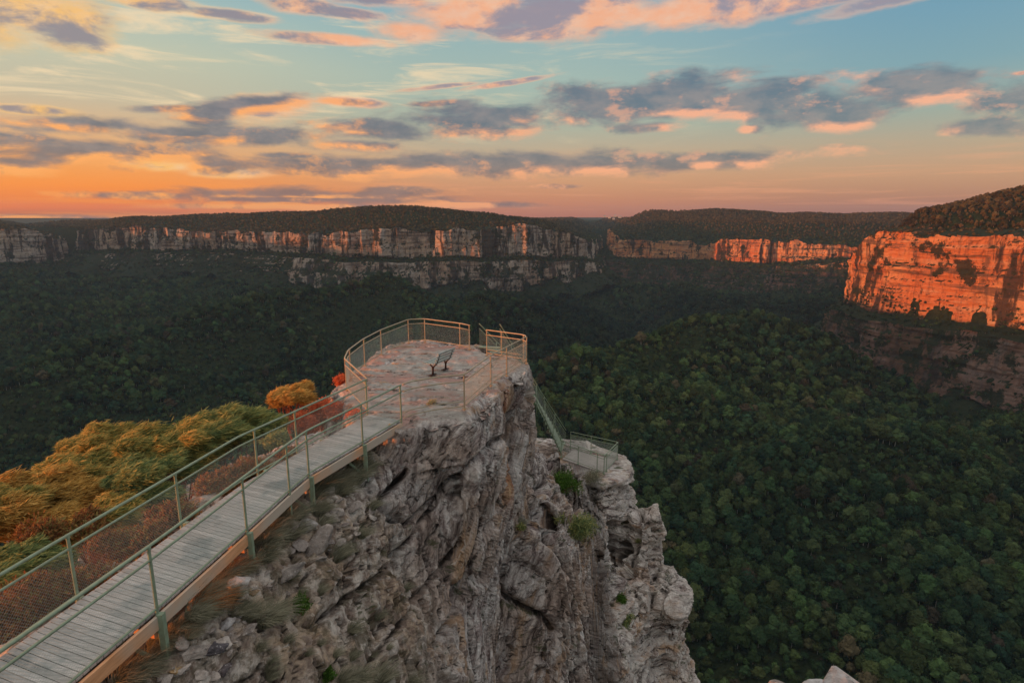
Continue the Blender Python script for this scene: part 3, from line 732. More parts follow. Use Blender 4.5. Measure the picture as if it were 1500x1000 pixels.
# tilted bedding coordinate: beds dip to the lower left on the big face, lie nearly flat on the lower terraces
dip = smooth(4.5, 1.5, x)
sb = z+dip*(.55*x-.42*y)*1.0+(1-dip)*(.12*x)+.5*fbm(x/3, y/3, z/3, 3, 60)
alongx = x*.6+y*.8
q1 = .28*x+.42*y+.86*z; q2 = -.47*x-.71*y+.5*z+.35*fbm(x/2.5, y/2.5, z/2.5, 3, 72); q3 = .83*x-.55*y
sb = dip*q2+(1-dip)*sb; alongx = dip*q1+(1-dip)*alongx
beds = np.round(vnoise(sb/.7, alongx/5.5, q3/3, 61)*2.4)/2.4
beds2 = vnoise(sb/.22, alongx/2.2, q3/2, 62)
blocks = np.round(vnoise(x/1.1, y/1.1, sb/1.1, 63)*2.2)/2.2
big = np.round(vnoise(sb/1.7, alongx/6.5, q3/4, 73)*2)/2
dd = .22*fbm(x/2.4, y/2.4, z/2.4, 3, 64)+.36*big+.22*beds+.10*beds2+.10*blocks+.06*ridged(x/.95, y/.95, sb/.6, 4, 65)
left = smooth(-1.8, -3.4, x)*smooth(16.5, 14.5, y)
wx_ = x+.15*fbm(x*1.5, y*1.5, z*1.5, 3, 75); wz_ = z+.15*fbm(x*1.5, y*1.5, z*1.5, 3, 76)
cv, ce = cells(wx_/.62, y/.62, wz_/.42+.4*x, 80)
cv2, ce2 = cells(alongx/2.4+.2*fbm(x, y, z, 3, 77), sb/.62, q3/1.1, 84)
cv3, ce3 = cells(alongx/.9, sb/.27, q3/.6, 88)
main_ = dip*(1-left); dd = dd*(1-.5*left)*(1-.45*main_)+left*(.17*cv-.16*smooth(.10, 0, ce)+.06*cv3)+(1-left)*(.13*cv2-.13*smooth(.07, 0, ce2)+.06*cv3-.05*smooth(.1, 0, ce3))-.10
for (u_, v_, d_, r_, a_) in ((742, 645, 21.8, .85, 1.3), (765, 625, 22.8, .5, .7), (650, 720, 17.5, .5, .5), (775, 850, 24, .7, .8), (600, 830, 15.5, .6, .5), (905, 830, 28.5, 1.1, 1.0), (915, 900, 28.5, 1.0, .9), (800, 690, 28, .8, .6)):
    c_ = PD(u_, v_, d_); dd = dd-a_*np.exp(-(((x-c_[0])/r_)**2+((y-c_[1])/r_)**2+((z-c_[2])/(r_*1.5))**2))
crk = np.abs(q2+2.2+.5*vnoise(q1/2, 0*x, q3, 74)); dd = dd-.7*np.exp(-(crk/.12)**2)*smooth(-12, -13.5, z)*0
holes = -0.45*smooth(.42, .7, vnoise(x/1.3, y/1.3, z/1.0, 66))*smooth(-7.5, -8.5, z)*dip
dd = (dd+holes)*np.where(z > -7.2, .6, 1)
# the main joints of the face (traced as lines across it, cut into the stone)
pu_, pv_, pd_ = pix(x, y, z)
for (w_, a_, line) in ((5, .8, [(786, 560), (776, 640), (770, 700), (772, 770), (762, 830), (764, 850)]), (4, .6, [(764, 845), (790, 880), (812, 905), (822, 930)]), (3.5, .35, [(480, 900), (560, 840), (600, 800), (660, 720), (735, 640)]),
                       (3.5, .4, [(640, 960), (700, 850), (730, 760), (748, 680)]), (7, .9, [(900, 770), (908, 840), (912, 900), (905, 970)]), (4, .5, [(935, 700), (940, 770), (932, 800), (925, 835)]), (3, .35, [(520, 1000), (600, 900), (680, 800)]),
                       (4, .45, [(595, 690), (560, 730), (600, 765), (640, 740)]), (5, .55, [(960, 838), (955, 900), (930, 960)]), (3, .4, [(800, 700), (815, 790), (860, 900), (880, 1000)])):
    dm_ = np.full(x.shape, 1e9)
    for (ax_, ay_), (bx_, by_) in zip(line[:-1], line[1:]):
        ex, ey = bx_-ax_, by_-ay_; t_ = np.clip(((pu_-ax_)*ex+(pv_-ay_)*ey)/(ex*ex+ey*ey), 0, 1); dm_ = np.minimum(dm_, np.hypot(pu_-ax_-ex*t_, pv_-ay_-ey*t_))
    dm_ = dm_+3*vnoise(x*1.3, y*1.3, z*1.3, 97)
    dd = dd-a_*np.exp(-(np.maximum(dm_, 0)/w_)**2)*(no[:, 1] < .5)*(z < -6.6)
lat = no.copy()
co2 = co+lat*(dd*k)[:, None]
co2[:, 2] -= .02*inner
# fine surface cracks on the floor itself
fl = inner*(.05*fbm(x/.5, y/.5, 0*x, 4, 70)+.05*np.round(2*vnoise(x/1.8, y/.8, 0*x, 78))/2-.09*smooth(.62, .85, ridged(x/2.1, y/.9, 0*x, 2, 71)))
co2[:, 2] += fl
# undercut on the right-hand corner of the lookout block
uc = smooth(-1.5, 1.2, x)*smooth(26.5, 24, y)*smooth(2.2, .8, x)
co2[:, 0] -= uc*(.15*np.clip(-6.6-z, 0, 9))
me.vertices.foreach_set('co', co2.astype(np.float32).ravel()); me.update()
me.polygons.foreach_set('use_smooth', np.zeros(len(me.polygons), bool))
struct(rock)
# coarse buttress that carries the pinnacle down into the valley
bt = MB(); ring = []
lv = [(-38, 1.0), (-60, 1.25), (-100, 1.7), (-170, 2.4), (-240, 3.2)]
base_poly = [(-24, -30), (-24, 14), (-12, 28), (-2, 38), (6, 40), (10, 33), (11, 26), (5, 18), (2, 8), (0, -4), (4, -30)]
cxy = np.mean(base_poly, 0)
for zz, sc in lv:
    for p in base_poly: ring.append((cxy[0]+(p[0]-cxy[0])*sc+random.uniform(-1, 1)*sc, cxy[1]+(p[1]-cxy[1])*sc, zz))
nb_ = len(base_poly); fs = [tuple(range(nb_))[::-1]]
for i in range(len(lv)-1):
    for k2 in range(nb_): fs.append((i*nb_+k2, (i+1)*nb_+k2, (i+1)*nb_+(k2+1) % nb_, i*nb_+(k2+1) % nb_))
bt.add(ring, fs); struct(bt.build('rock_buttress', M['rock']))

def ray_ground(u, v):
    """first point of the displaced rock seen along a photo pixel"""
    r = Vector(ray(u, v)); hit, loc, nor, idx = rock.ray_cast(Vector((0, 0, 0)), r); return loc if hit else None
def drop(x, y, z0=0):
    hit, loc, nor, idx = rock.ray_cast(Vector((x, y, z0)), Vector((0, 0, -1))); return loc.z if hit else -9

# ------------------------------------------------------------------ railings
DZ = -5.9
RH = 1.1
def rounded(pts, r=.18):
    out = [Vector(pts[0])]
    for a, b, c in zip(pts[:-2], pts[1:-1], pts[2:]):
        a, b, c = Vector(a), Vector(b), Vector(c); p = b+(a-b).normalized()*min(r, (a-b).length*.4); q = b+(c-b).normalized()*min(r, (c-b).length*.4)
        out += [p, p*.25+b*.5+q*.25, q]
    out.append(Vector(pts[-1])); return out
def wire_panel(parent, a, b, ha, hb, pitch=.055, r=.0016, name='wire_mesh', mat=None):
    """diamond wire between two posts; a, b floor points, from ha to hb above them"""
    a = Vector(a); b = Vector(b); L = (b-a).length; H = hb-ha; mb = MB(); e = (b-a)/L
    def pt(s, h): return a+e*s+Vector((0, 0, ha+h))
    n = int((L+H)/pitch)
    for dr in (1, -1):
        for i in range(1, n):
            s0 = i*pitch-H if dr == 1 else i*pitch; 
            s, h0 = (i*pitch-H, 0); t, h1 = (i*pitch, H)
            if s < 0: h0 = -s; s = 0
            if t > L: h1 = H-(t-L); t = L
            if h1 <= h0: continue
            if dr == 1: p, q = pt(s, h0), pt(t, h1)
            else: p, q = pt(s, H-h0), pt(t, H-h1)
            mb.tube([p, q], r, 3, False)
    return mb.build(name, mat or M['wire'], parent)
def railing(name, label, pts, posts, foot=.0, mat='rail', h=RH, mid=.22, low=.07, pr=.026, tr=.026, mesh=True, postdown=0, group=None, r=.18, pitch=.055, wr=.0016, double_low=False, extend_z=None):
    """pts: floor points of the run; posts: list of floor points"""
    P = [Vector(p) for p in pts]; root = thing(name, label, 'railing', P[0], 0, group)
    inv = -P[0]
    def loc(p): return Vector(p)+inv
    def rail(hh, rad, nm):
        mb = MB(); mb.tube([loc(p)+Vector((0, 0, hh)) for p in rounded(P, r)] if len(P) > 2 else [loc(p)+Vector((0, 0, hh)) for p in P], rad, 8)
        return mb.build(nm, M[mat], root, True)
    rail(h, tr, 'handrail'); rail(h-mid, tr*.8, 'middle_rail'); rail(low, tr*.75, 'bottom_rail')
    if double_low: rail(low+.16, tr*.6, 'bottom_rail')
    for p in posts:
        p = Vector(p); mb = MB(); q = loc(p); mb.tube([q+Vector((0, 0, -foot-postdown)), q+Vector((0, 0, h-.01))], pr, 8)
        mb.tube([q+Vector((0, 0, h-.045)), q+Vector((0, 0, h-.005))], pr*1.35, 8)
        if postdown == 0: mb.beam(q+Vector((0, 0, -.03)), q+Vector((0, 0, .012)), .13, .13, (0, 1, 0))
        mb.build('post', M[mat], root, False)
    if mesh:
        for a, b in zip(P[:-1], P[1:]):
            wire_panel(root, loc(a), loc(b), low, h-mid, pitch, wr)
    return root
def Z(x, y, z=DZ): return (x, y, z)
# plan of the footbridge
LE = [(-7.95, 1.5), (-6.92, 8.0), (-6.45, 10.6), (-6.12, 12.55), (-4.40, 17.35)]
RE = [(-6.62, 1.0), (-5.42, 8.0), (-5.08, 10.4), (-4.86, 12.1), (-4.72, 12.95), (-3.25, 16.75)]
def on(poly, t):  # point at y=t
    for a, b in zip(poly[:-1], poly[1:]):
        if a[1] <= t <= b[1]:
            f = (t-a[1])/(b[1]-a[1]); return (a[0]+(b[0]-a[0])*f, t)
    return poly[-1]
railing('bridge_railing', 'green pipe railing on the left side of the footbridge, nearest the golden trees', [Z(*p) for p in LE], [Z(*on(LE, t)) for t in (2.5, 5.3, 8.35, 10.6, 13.0, 14.3, 17.3)], postdown=.35)
railing('bridge_railing', 'green pipe railing on the cliff side of the footbridge, above the orange fascia', [Z(*p) for p in RE], [Z(*on(RE, t)) for t in (2.4, 5.2, 8.03, 10.4, 12.05, 12.9, 14.9, 16.7)], postdown=.55)
FA = [(-4.40, 17.42), (-5.82, 20.05), (-6.05, 21.4), (-6.0, 23.4), (-5.72, 25.4), (-4.98, 28.1), (-4.25, 28.3), (-2.35, 27.0), (-1.9, 26.5)]
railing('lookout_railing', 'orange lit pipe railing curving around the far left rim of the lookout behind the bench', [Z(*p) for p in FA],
        [Z(*p) for p in ((-5.80, 20.05), (-6.03, 21.5), (-5.98, 23.45), (-5.72, 25.4), (-4.98, 28.05), (-4.22, 28.25), (-2.42, 27.05), (-1.95, 26.6))], foot=.08, mat='sunlit_rail', pr=.024, tr=.024, pitch=.06, wr=.0026)
FB = [(-1.12, 25.4), (0.50, 24.3), (0.60, 23.9), (-0.74, 20.6), (-1.5, 17.9), (-2.33, 17.6), (-3.05, 17.1), (-3.2, 16.8)]
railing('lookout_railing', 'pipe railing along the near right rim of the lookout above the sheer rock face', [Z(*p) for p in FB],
        [Z(*p) for p in ((-1.10, 25.38), (-0.45, 24.95), (0.48, 24.3), (0.60, 23.85), (-0.2, 21.9), (-0.76, 20.55), (-1.5, 17.92))], foot=.08, mat='sunlit_rail', pr=.024, tr=.024, pitch=.06, wr=.0026, double_low=True)

# ------------------------------------------------------------------ footbridge
fbz = DZ-.02
br = thing('footbridge', 'narrow timber plank footbridge with orange brown fascia boards leading to the lookout', 'footbridge', (-6, 8, DZ))
org = Vector((-6, 8, DZ))
mb = MB(); wb = MB()
def deckpt(s, w):
    yl = 1.6+s*(17.42-1.6); yr = 1.1+s*(16.85-1.1)
    a = Vector((*on(LE, yl), 0)); b = Vector((*on(RE, yr), 0)); return a+(b-a)*w
tot = 16.5; npl = int(tot/.112)
for i in range(npl):
    s0 = i/npl; s1 = (i+1)/npl-.014/tot*1.0
    jz = random.uniform(-.003, .003)
    q = [deckpt(s0, .03), deckpt(s1, .03), deckpt(s1, .97), deckpt(s0, .97)]
    vs = [Vector((p.x, p.y, zz+DZ+jz))-org for zz in (-.035, 0) for p in q]
    mb.add(vs, [(0, 1, 2, 3), (7, 6, 5, 4), (0, 4, 5, 1), (1, 5, 6, 2), (2, 6, 7, 3), (3, 7, 4, 0)])
mb.build('deck_planks', M['deck'], br)
# anti-slip wire laid on the planks
npt = int(tot/.05)
for j in range(0, 27):
    w = .05+j*.9/26; pl = []
    for i in range(0, npt, 2):
        p = deckpt(i/npt, w+(.009 if (i//2) % 2 else -.009)); pl.append(Vector((p.x, p.y, DZ+.005))-org)
    wb.tube(pl, .0016, 3, False)
for i in range(npt):
    a = deckpt(i/npt, .05); b = deckpt(i/npt, .95); wb.tube([Vector((a.x, a.y, DZ+.006))-org, Vector((b.x, b.y, DZ+.006))-org], .0014, 3, False)
wb.build('wire_mesh', M['wire'], br)
for E_, sgn in ((RE, 1), (LE, -1)):
    for a, b in zip(E_[:-1], E_[1:]):
        bb = MB(); n = Vector((b[1]-a[1], -(b[0]-a[0]), 0)).normalized()*sgn*.0
        bb.beam(Vector((a[0], a[1], DZ-.16))-org+n, Vector((b[0], b[1], DZ-.16))-org+n, .055, .22)
        bb.build('fascia_board', M['timber'], br, False, .006)
for t in (2.4, 5.2, 8.03, 10.4, 12.9, 14.9):
    a = on(RE, t); b = on(LE, min(t+.4, 17)); bb = MB()
    for p, sg in ((a, .05), (b, -.05)):
        x0, y0 = p[0]+sg, p[1]; bb.beam(Vector((x0, y0, DZ-.02))-org, Vector((x0, y0, DZ-1.25))-org, .09, .09, (0, 1, 0))
    bb.build('support_leg', M['rail'], br)
    bb = MB(); bb.beam(Vector((a[0]-.1, a[1], DZ-.3))-org, Vector((a[0]+.05, a[1]+.02, DZ-.3))-org, .05, .08)
    bb.beam(Vector((a[0]-.45, a[1]-.25, DZ-.30))-org, Vector((a[0]+.02, a[1]-.02, DZ-.9))-org, .05, .05); bb.build('cross_brace', M['rail'], br)
    bb = MB(); bb.beam(Vector((a[0]-.06, a[1], DZ-.36))-org, Vector((b[0]+.06, b[1], DZ-.36))-org, .08, .14); bb.build('bearer_beam', M['timber'], br)

# ------------------------------------------------------------------ bench
bch = thing('park_bench', 'slatted bench on dark curved iron legs standing on the lookout rock', 'bench', (-3.06, 21.95, DZ-.02), math.atan2(-.46, 1.0))
for yy in (.08, 1.02):
    mb = MB(); mb.beam((-.02, yy, 0), (-.02, yy, .03), .16, .34, (0, 1, 0))
    mb.tube([(0, yy, .02), (0, yy, .22), (-.03, yy, .33), (-.12, yy, .41), (-.24, yy, .44), (-.34, yy, .43)], [.04, .035, .03, .028, .024, .02], 8)
    mb.tube([(0, yy, .2), (.04, yy, .33), (.12, yy, .40), (.18, yy, .46), (.25, yy, .62), (.33, yy, .84)], [.035, .03, .028, .026, .022, .02], 8)
    mb.build('leg', M['iron'], bch, True)
for k2 in range(4):
    mb = MB(); mb.beam((.06-k2*.125, -.08, .465+(.01 if k2 == 3 else 0)), (.06-k2*.125, 1.2, .465+(.01 if k2 == 3 else 0)), .085, .035); mb.build('seat_slat', M['bench_wood'], bch, False, .006)
for k2 in range(4):
    mb = MB(); zz = .50+k2*.12; xx = .19+.05*k2
    mb.beam((xx, -.08, zz), (xx, 1.2, zz), .035, .082, (.4, 0, 1)); mb.build('backrest_slat', M['bench_wood'], bch, False, .006)

# ------------------------------------------------------------------ stairs and the lower lookout
LZ = -14.6
A_, B_, C_, D_ = (3.78, 36.2), (6.50, 34.4), (5.35, 32.3), (3.05, 34.7)
railing('lower_railing', 'green mesh railing around the small lower lookout on the pale ledge', [(*A_, LZ), (*B_, LZ), (*C_, LZ), (4.3, 33.4, LZ), (*D_, LZ)],
        [(*A_, LZ), (*B_, LZ), (*C_, LZ), (5.0, 35.4, LZ), (5.55, 32.65, LZ), (5.0, 32.66, LZ), (4.0, 33.7, LZ), (*D_, LZ)], foot=.1, mat='rail', pr=.022, tr=.024, pitch=.06, wr=.0032, r=.12)
sm_ = MB(); pg = [(3.1, 34.5), (3.9, 36.0), (6.4, 34.35), (5.3, 32.45)]
nn = len(pg); sm_.add([(x, y, zz) for zz in (LZ-.3, LZ-.02) for x, y in pg], [tuple(range(nn))[::-1], tuple(range(nn, 2*nn))]+[(i, (i+1) % nn, nn+(i+1) % nn, nn+i) for i in range(nn)])
tag(sm_.build('viewing_slab', simple('pale_slab', (.46, .42, .38), .9, .3, 2.5, .3), bevel=.03), 'pale concrete floor slab inside the lower railing', 'slab')
stp = [Vector((-1.5, 26.9, DZ)), Vector((1.35, 36.4, -11.2)), Vector((3.5, 36.5, LZ))]
st = thing('stairway', 'steep green metal stairway descending behind the rock to the lower lookout', 'stairway', stp[0])
W_ = [Vector((.95, -.15, 0)), Vector((.2, -1.15, 0)), Vector((-.4, -1.5, 0))]
for nm, hh, rad in (('handrail', 1.1, .026), ('middle_rail', .88, .02), ('stringer', .03, .032)):
    for sd in (0, 1):
        mb = MB(); mb.tube([p-stp[0]+(w*sd)+Vector((0, 0, hh)) for p, w in zip(stp, W_)], rad, 8); mb.build(nm, M['rail'], st, True)
for i in range(2):
    n = 26 if i == 0 else 14
    for k2 in range(n):
        f = k2/n; p = stp[i].lerp(stp[i+1], f)-stp[0]; q = p+W_[i].lerp(W_[i+1], f)
        mb = MB(); mb.beam(p+Vector((0, 0, .02)), q+Vector((0, 0, .02)), .26, .03); mb.build('tread', M['rail'], st)
for sd in (0, 1):
    for i in range(2):
        for f in ((.25, .5, .75, .98) if i == 0 else (.33, .66)):
            p = stp[i].lerp(stp[i+1], f)-stp[0]+W_[i].lerp(W_[i+1], f)*sd; mb = MB(); mb.tube([p+Vector((0, 0, -.9)), p+Vector((0, 0, 1.1))], .022, 8); mb.build('post', M['rail'], st, True)
        # inclined mesh
        a = stp[i]-stp[0]+W_[i]*sd; b = stp[i+1]-stp[0]+W_[i+1]*sd; mb = MB(); n = int((b-a).length/.07)
        for k2 in range(n):
            p = a.lerp(b, k2/n); mb.tube([p+Vector((0, 0, .05)), p+Vector((0, 0, .88))], .0022, 3, False)
        for k2 in range(12):
            mb.tube([a+Vector((0, 0, .05+.07*k2)), b+Vector((0, 0, .05+.07*k2))], .0018, 3, False)
        mb.build('wire_mesh', M['wire'], st)

# ------------------------------------------------------------------ boulders
def boulder_mesh(seed, mat, name='boulder'):
    r = random.Random(seed); bm = bmesh.new()
    for i in range(13):
        v = Vector((r.gauss(0, 1), r.gauss(0, 1), r.gauss(0, 1))).normalized(); v.x *= 1.0; v.y *= .75; v.z *= .55
        bm.verts.new(v*r.uniform(.75, 1.05)*.5)
    res = bmesh.ops.convex_hull(bm, input=bm.verts)
    bmesh.ops.delete(bm, geom=[e for e in res['geom_interior'] if isinstance(e, bmesh.types.BMVert)], context='VERTS')
    bmesh.ops.bevel(bm, geom=bm.edges[:], offset=.018, segments=1, affect='EDGES')
    bmesh.ops.triangulate(bm, faces=bm.faces[:]); bmesh.ops.subdivide_edges(bm, edges=bm.edges[:], cuts=2, use_grid_fill=True)
    bmesh.ops.triangulate(bm, faces=bm.faces[:])
    cs = np.array([v.co[:] for v in bm.verts])
    n = .035*fbm(cs[:, 0]*5, cs[:, 1]*5, cs[:, 2]*5, 3, seed)+.02*np.round(2*vnoise(cs[:, 0], cs[:, 1]*2, cs[:, 2]*14, seed+3))
    for v, d_ in zip(bm.verts, n): v.co += v.co.normalized()*float(d_)
    m = bpy.data.meshes.new(name); bm.to_mesh(m); bm.free(); m.materials.append(mat); return m
BM = [boulder_mesh(s, M['boulder']) for s in range(9)]
def put_boulder(u, v, w, mesh, label, group=None, sink=.12, rot=None, asp=(1, 1, 1)):
    g = ray_ground(u, v)
    if g is None: return None
    d_ = g.y*CP-g.z*SP; s = w/F*d_
    if d_ > 17: return None
    o = bpy.data.objects.new('boulder', mesh); C.objects.link(o); o.location = (g.x, g.y, g.z+s*sink)
    o.scale = (s*asp[0], s*asp[1], s*asp[2]); o.rotation_euler = rot or (random.uniform(-.5, .5), random.uniform(-.5, .5), random.uniform(0, 6.28))
    return tag(o, label, 'boulder', group)
put_boulder(258, 985, 34, boulder_mesh(31, M['boulder_ochre']), 'narrow ochre yellow boulder on the rubble slope at the bottom edge', rot=(.3, .6, 1.2), asp=(1.2, .7, .7))
put_boulder(287, 962, 46, boulder_mesh(32, M['boulder']), 'large cream topped block above the ochre boulder', rot=(.1, .1, .5))
put_boulder(332, 918, 34, boulder_mesh(33, M['boulder_white']), 'bright white streaked block among brown rubble below the grass', rot=(.2, -.4, .7))
put_boulder(372, 868, 20, boulder_mesh(34, M['boulder_ochre']), 'small square ochre boulder below the dead tussocks', rot=(.1, .2, .3))
put_boulder(352, 858, 40, boulder_mesh(35, M['boulder_white']), 'flat pale slab tilted beside the small ochre boulder', rot=(.2, .1, .2), asp=(1, 1, .6))
put_boulder(418, 848, 62, boulder_mesh(36, M['boulder']), 'long pointed grey slab standing on the slope left of the bright green shrub', rot=(.3, -.6, .4), asp=(1.2, .5, .8))
put_boulder(318, 952, 40, boulder_mesh(37, M['boulder_dark']), 'blackish split boulder beside the cream block', rot=(.3, 0, .4))
put_boulder(325, 985, 40, boulder_mesh(38, M['boulder_dark']), 'dark grey boulder just below the split one', rot=(.1, .3, 1.4))
put_boulder(465, 805, 60, boulder_mesh(39, M['boulder']), 'tall upright grey slab leaning at the right end of the rubble slope', rot=(.5, -.9, .5), asp=(1.3, .7, .8))
put_boulder(440, 780, 48, boulder_mesh(40, M['boulder_white']), 'cream coloured ledge block high on the rubble slope', rot=(.2, -.3, .4), asp=(1.3, .8, .6))
for i in range(150):
    t_ = random.random(); u = 215+t_*330+random.uniform(-45, 50); v = 1000-t_*320+random.uniform(-60, 75)
    if v > 1010: continue
    put_boulder(u, v, random.choice((9, 12, 15, 20, 26, 34)), random.choice(BM), 'loose weathered sandstone block on the rubble slope between footbridge and rock face', 'loose blocks on the rubble slope', asp=(1, random.uniform(.6, 1.1), random.uniform(.5, 1)))
# pale boulders of the near ledge that just enter the bottom of the view
for (u, v, d_, w, lab) in ((1140, 1012, 7.0, 62, 'small reddish end boulder of the pale rock edge peeking in at the bottom'), (1190, 1008, 6.9, 62, 'middle pale boulder of the rock edge peeking in at the bottom'), (1268, 1030, 6.8, 180, 'widest pale lichen covered boulder peeking in at the bottom right')):
    p = PD(u, v, d_); s = w/F*d_; o = bpy.data.objects.new('boulder', boulder_mesh(u, M['boulder_white'] if u > 1150 else M['boulder'])); C.objects.link(o)
    o.location = p; o.scale = (s*1.1, s, s*.6); tag(o, lab, 'boulder')

# ------------------------------------------------------------------ grass and shrubs
def blades_mesh(name, seed, mat, n=260, h=.45, spread=.16, lean=(.5, .1), w=.005, droop=.9):
    r = random.Random(seed); vs = []; fs = []
    for i in range(n):
        a = r.uniform(0, 2*PI); q = spread*math.sqrt(r.random())*.6; p = Vector((math.cos(a)*q, math.sin(a)*q, -.03))
        d0 = Vector((math.cos(a)*.6*r.random()+lean[0]*r.uniform(.4, 1), math.sin(a)*.6*r.random()+lean[1], 1)).normalized()
        L = h*r.uniform(.55, 1.1); side = d0.cross(Vector((r.gauss(0, 1), r.gauss(0, 1), .1))).normalized()*w; k = len(vs); nseg = 4
        pt = p.copy(); dv = d0.copy()
        for s_ in range(nseg+1):
            ww = side*(1-s_/nseg*.85); vs += [pt-ww, pt+ww]
            pt = pt+dv*L/nseg; dv = (dv+Vector((lean[0]*.35, lean[1]*.35, -droop*.35))).normalized()
        for s_ in range(nseg): fs.append((k+2*s_, k+2*s_+1, k+2*s_+3, k+2*s_+2))
    m = bpy.data.meshes.new(name); m.from_pydata([tuple(v) for v in vs], [], fs); m.materials.append(mat); return m
TM = [blades_mesh('grass_tussock', s, M['tussock']) for s in range(4)]
def put_plant(name, u, v, hpx, mesh, label, cat, group=None, dxy=(0, 0), hn=.45, rz=None):
    g = ray_ground(u, v)
    if g is None: return None
    d_ = g.y*CP-g.z*SP; s = hpx/F*d_/hn
    o = bpy.data.objects.new(name, mesh); C.objects.link(o); o.location = (g.x+dxy[0], g.y+dxy[1], g.z); o.scale = (s, s, s)
    o.rotation_euler = (0, 0, random.uniform(-.5, .5) if rz is None else rz); return tag(o, label, cat, group)
tus = [(415, 765, 30), (432, 760, 28), (470, 718, 34), (492, 712, 32), (520, 705, 32), (535, 690, 26), (398, 778, 30), (545, 745, 18), (472, 770, 22), (365, 800, 26),
       (340, 845, 34), (322, 858, 32), (362, 905, 34), (388, 912, 38), (402, 905, 36), (345, 900, 30), (300, 880, 32), (282, 905, 36), (262, 925, 36), (245, 945, 34), (225, 965, 38), (205, 990, 40), (180, 1000, 44), (310, 900, 26),
       (490, 820, 28), (500, 815, 24), (515, 925, 22), (530, 785, 20), (555, 1000, 34), (525, 998, 30), (500, 1002, 32), (600, 1005, 24), (380, 950, 18), (395, 990, 20), (420, 940, 16), (760, 770, 16)]
tus += [(random.uniform(-6, 34)+a_[0], a_[1]+random.uniform(-4, 16), random.uniform(20, 34)) for a_ in [(180+i_*16, 985-i_*15.2) for i_ in range(22)]]
tus += [(random.uniform(360, 600), random.uniform(820, 1000), random.uniform(10, 18)) for i_ in range(14)]
for (u, v, h_) in tus:
    put_plant('grass_tussock', u, v, h_*1.35, random.choice(TM), 'grey green windblown grass tussock on the rocky slope beside the footbridge', 'grass tussock', 'windblown tussocks on the slope')
ot = blades_mesh('grass_tussock', 50, M['tussock_orange'], 420, .45, .2, (.6, .1))
put_plant('grass_tussock', 300, 892, 52, ot, 'vivid orange tussock under the fascia board, the lower of the two orange ones', 'grass tussock', rz=.1)
put_plant('grass_tussock', 345, 838, 36, ot, 'dull orange tussock under the fascia board, the upper of the two orange ones', 'grass tussock', rz=.1)
def leaf_shell(name, seed, mat, lobes, n, size=(.05, .018), flow=(.85, .3, .1), flat=.55, jitter=.33, hollow=.55, parent=None, droop=0):
    """crown of small pointed leaf sprays: lobes (x,y,z,r); leaves stream along flow"""
    r = np.random.default_rng(seed); lo = np.array(lobes, float); pr = lo[:, 3]**2; pr /= pr.sum()
    li = r.choice(len(lo), n, p=pr); d = r.normal(size=(n, 3)); d[:, 2] = d[:, 2]*.9+.25; d /= np.linalg.norm(d, axis=1)[:, None]
    rad = lo[li, 3]*(hollow+(1.06-hollow)*r.random(n)**.55)
    wob = 1+.38*vnoise(d[:, 0]*2.4+li*3.1, d[:, 1]*2.4, d[:, 2]*2.4, seed)
    c = lo[li, :3]+d*(rad*wob)[:, None]*np.array([1, 1, flat])
    st_ = r.random(n) < .22      # wind-drawn sprays that leave the rounded outline
    c = c+(st_*rad*r.uniform(.05, .5, n))[:, None]*(np.array(flow)[None, :]+.35*r.normal(size=(n, 3)))
    t = np.array(flow)[None, :]+jitter*r.normal(size=(n, 3))+.35*d; t[:, 2] -= droop; t /= np.linalg.norm(t, axis=1)[:, None]
    s = np.cross(t, r.normal(size=(n, 3))*.6+d); s /= np.linalg.norm(s, axis=1)[:, None]+1e-9
    L = (size[0]*r.uniform(.6, 1.4, n))[:, None]; Wd = (size[1]*r.uniform(.6, 1.3, n))[:, None]
    v = np.stack([c-t*L, c+s*Wd, c+t*L, c-s*Wd], 1).reshape(-1, 3)
    o = mesh_np(name, v, np.arange(4*n).reshape(n, 4), mat); o.parent = parent; return o
def branchy(mb, p, d, L, r, depth, rnd, ends):
    q = p+d*L; mid = p+d*L*.5+Vector((rnd.gauss(0, .06), rnd.gauss(0, .06), rnd.gauss(0, .04)))*L
    mb.tube([p, mid, q], [r, r*.85, r*.68], 6)
    if depth == 0: ends.append(q); return
    for i in range(rnd.choice((2, 3))):
        nd = (d+Vector((rnd.gauss(.12, .5), rnd.gauss(.05, .5), rnd.gauss(.05, .25)))).normalized()
        branchy(mb, q, nd, L*rnd.uniform(.6, .8), r*.64, depth-1, rnd, ends)
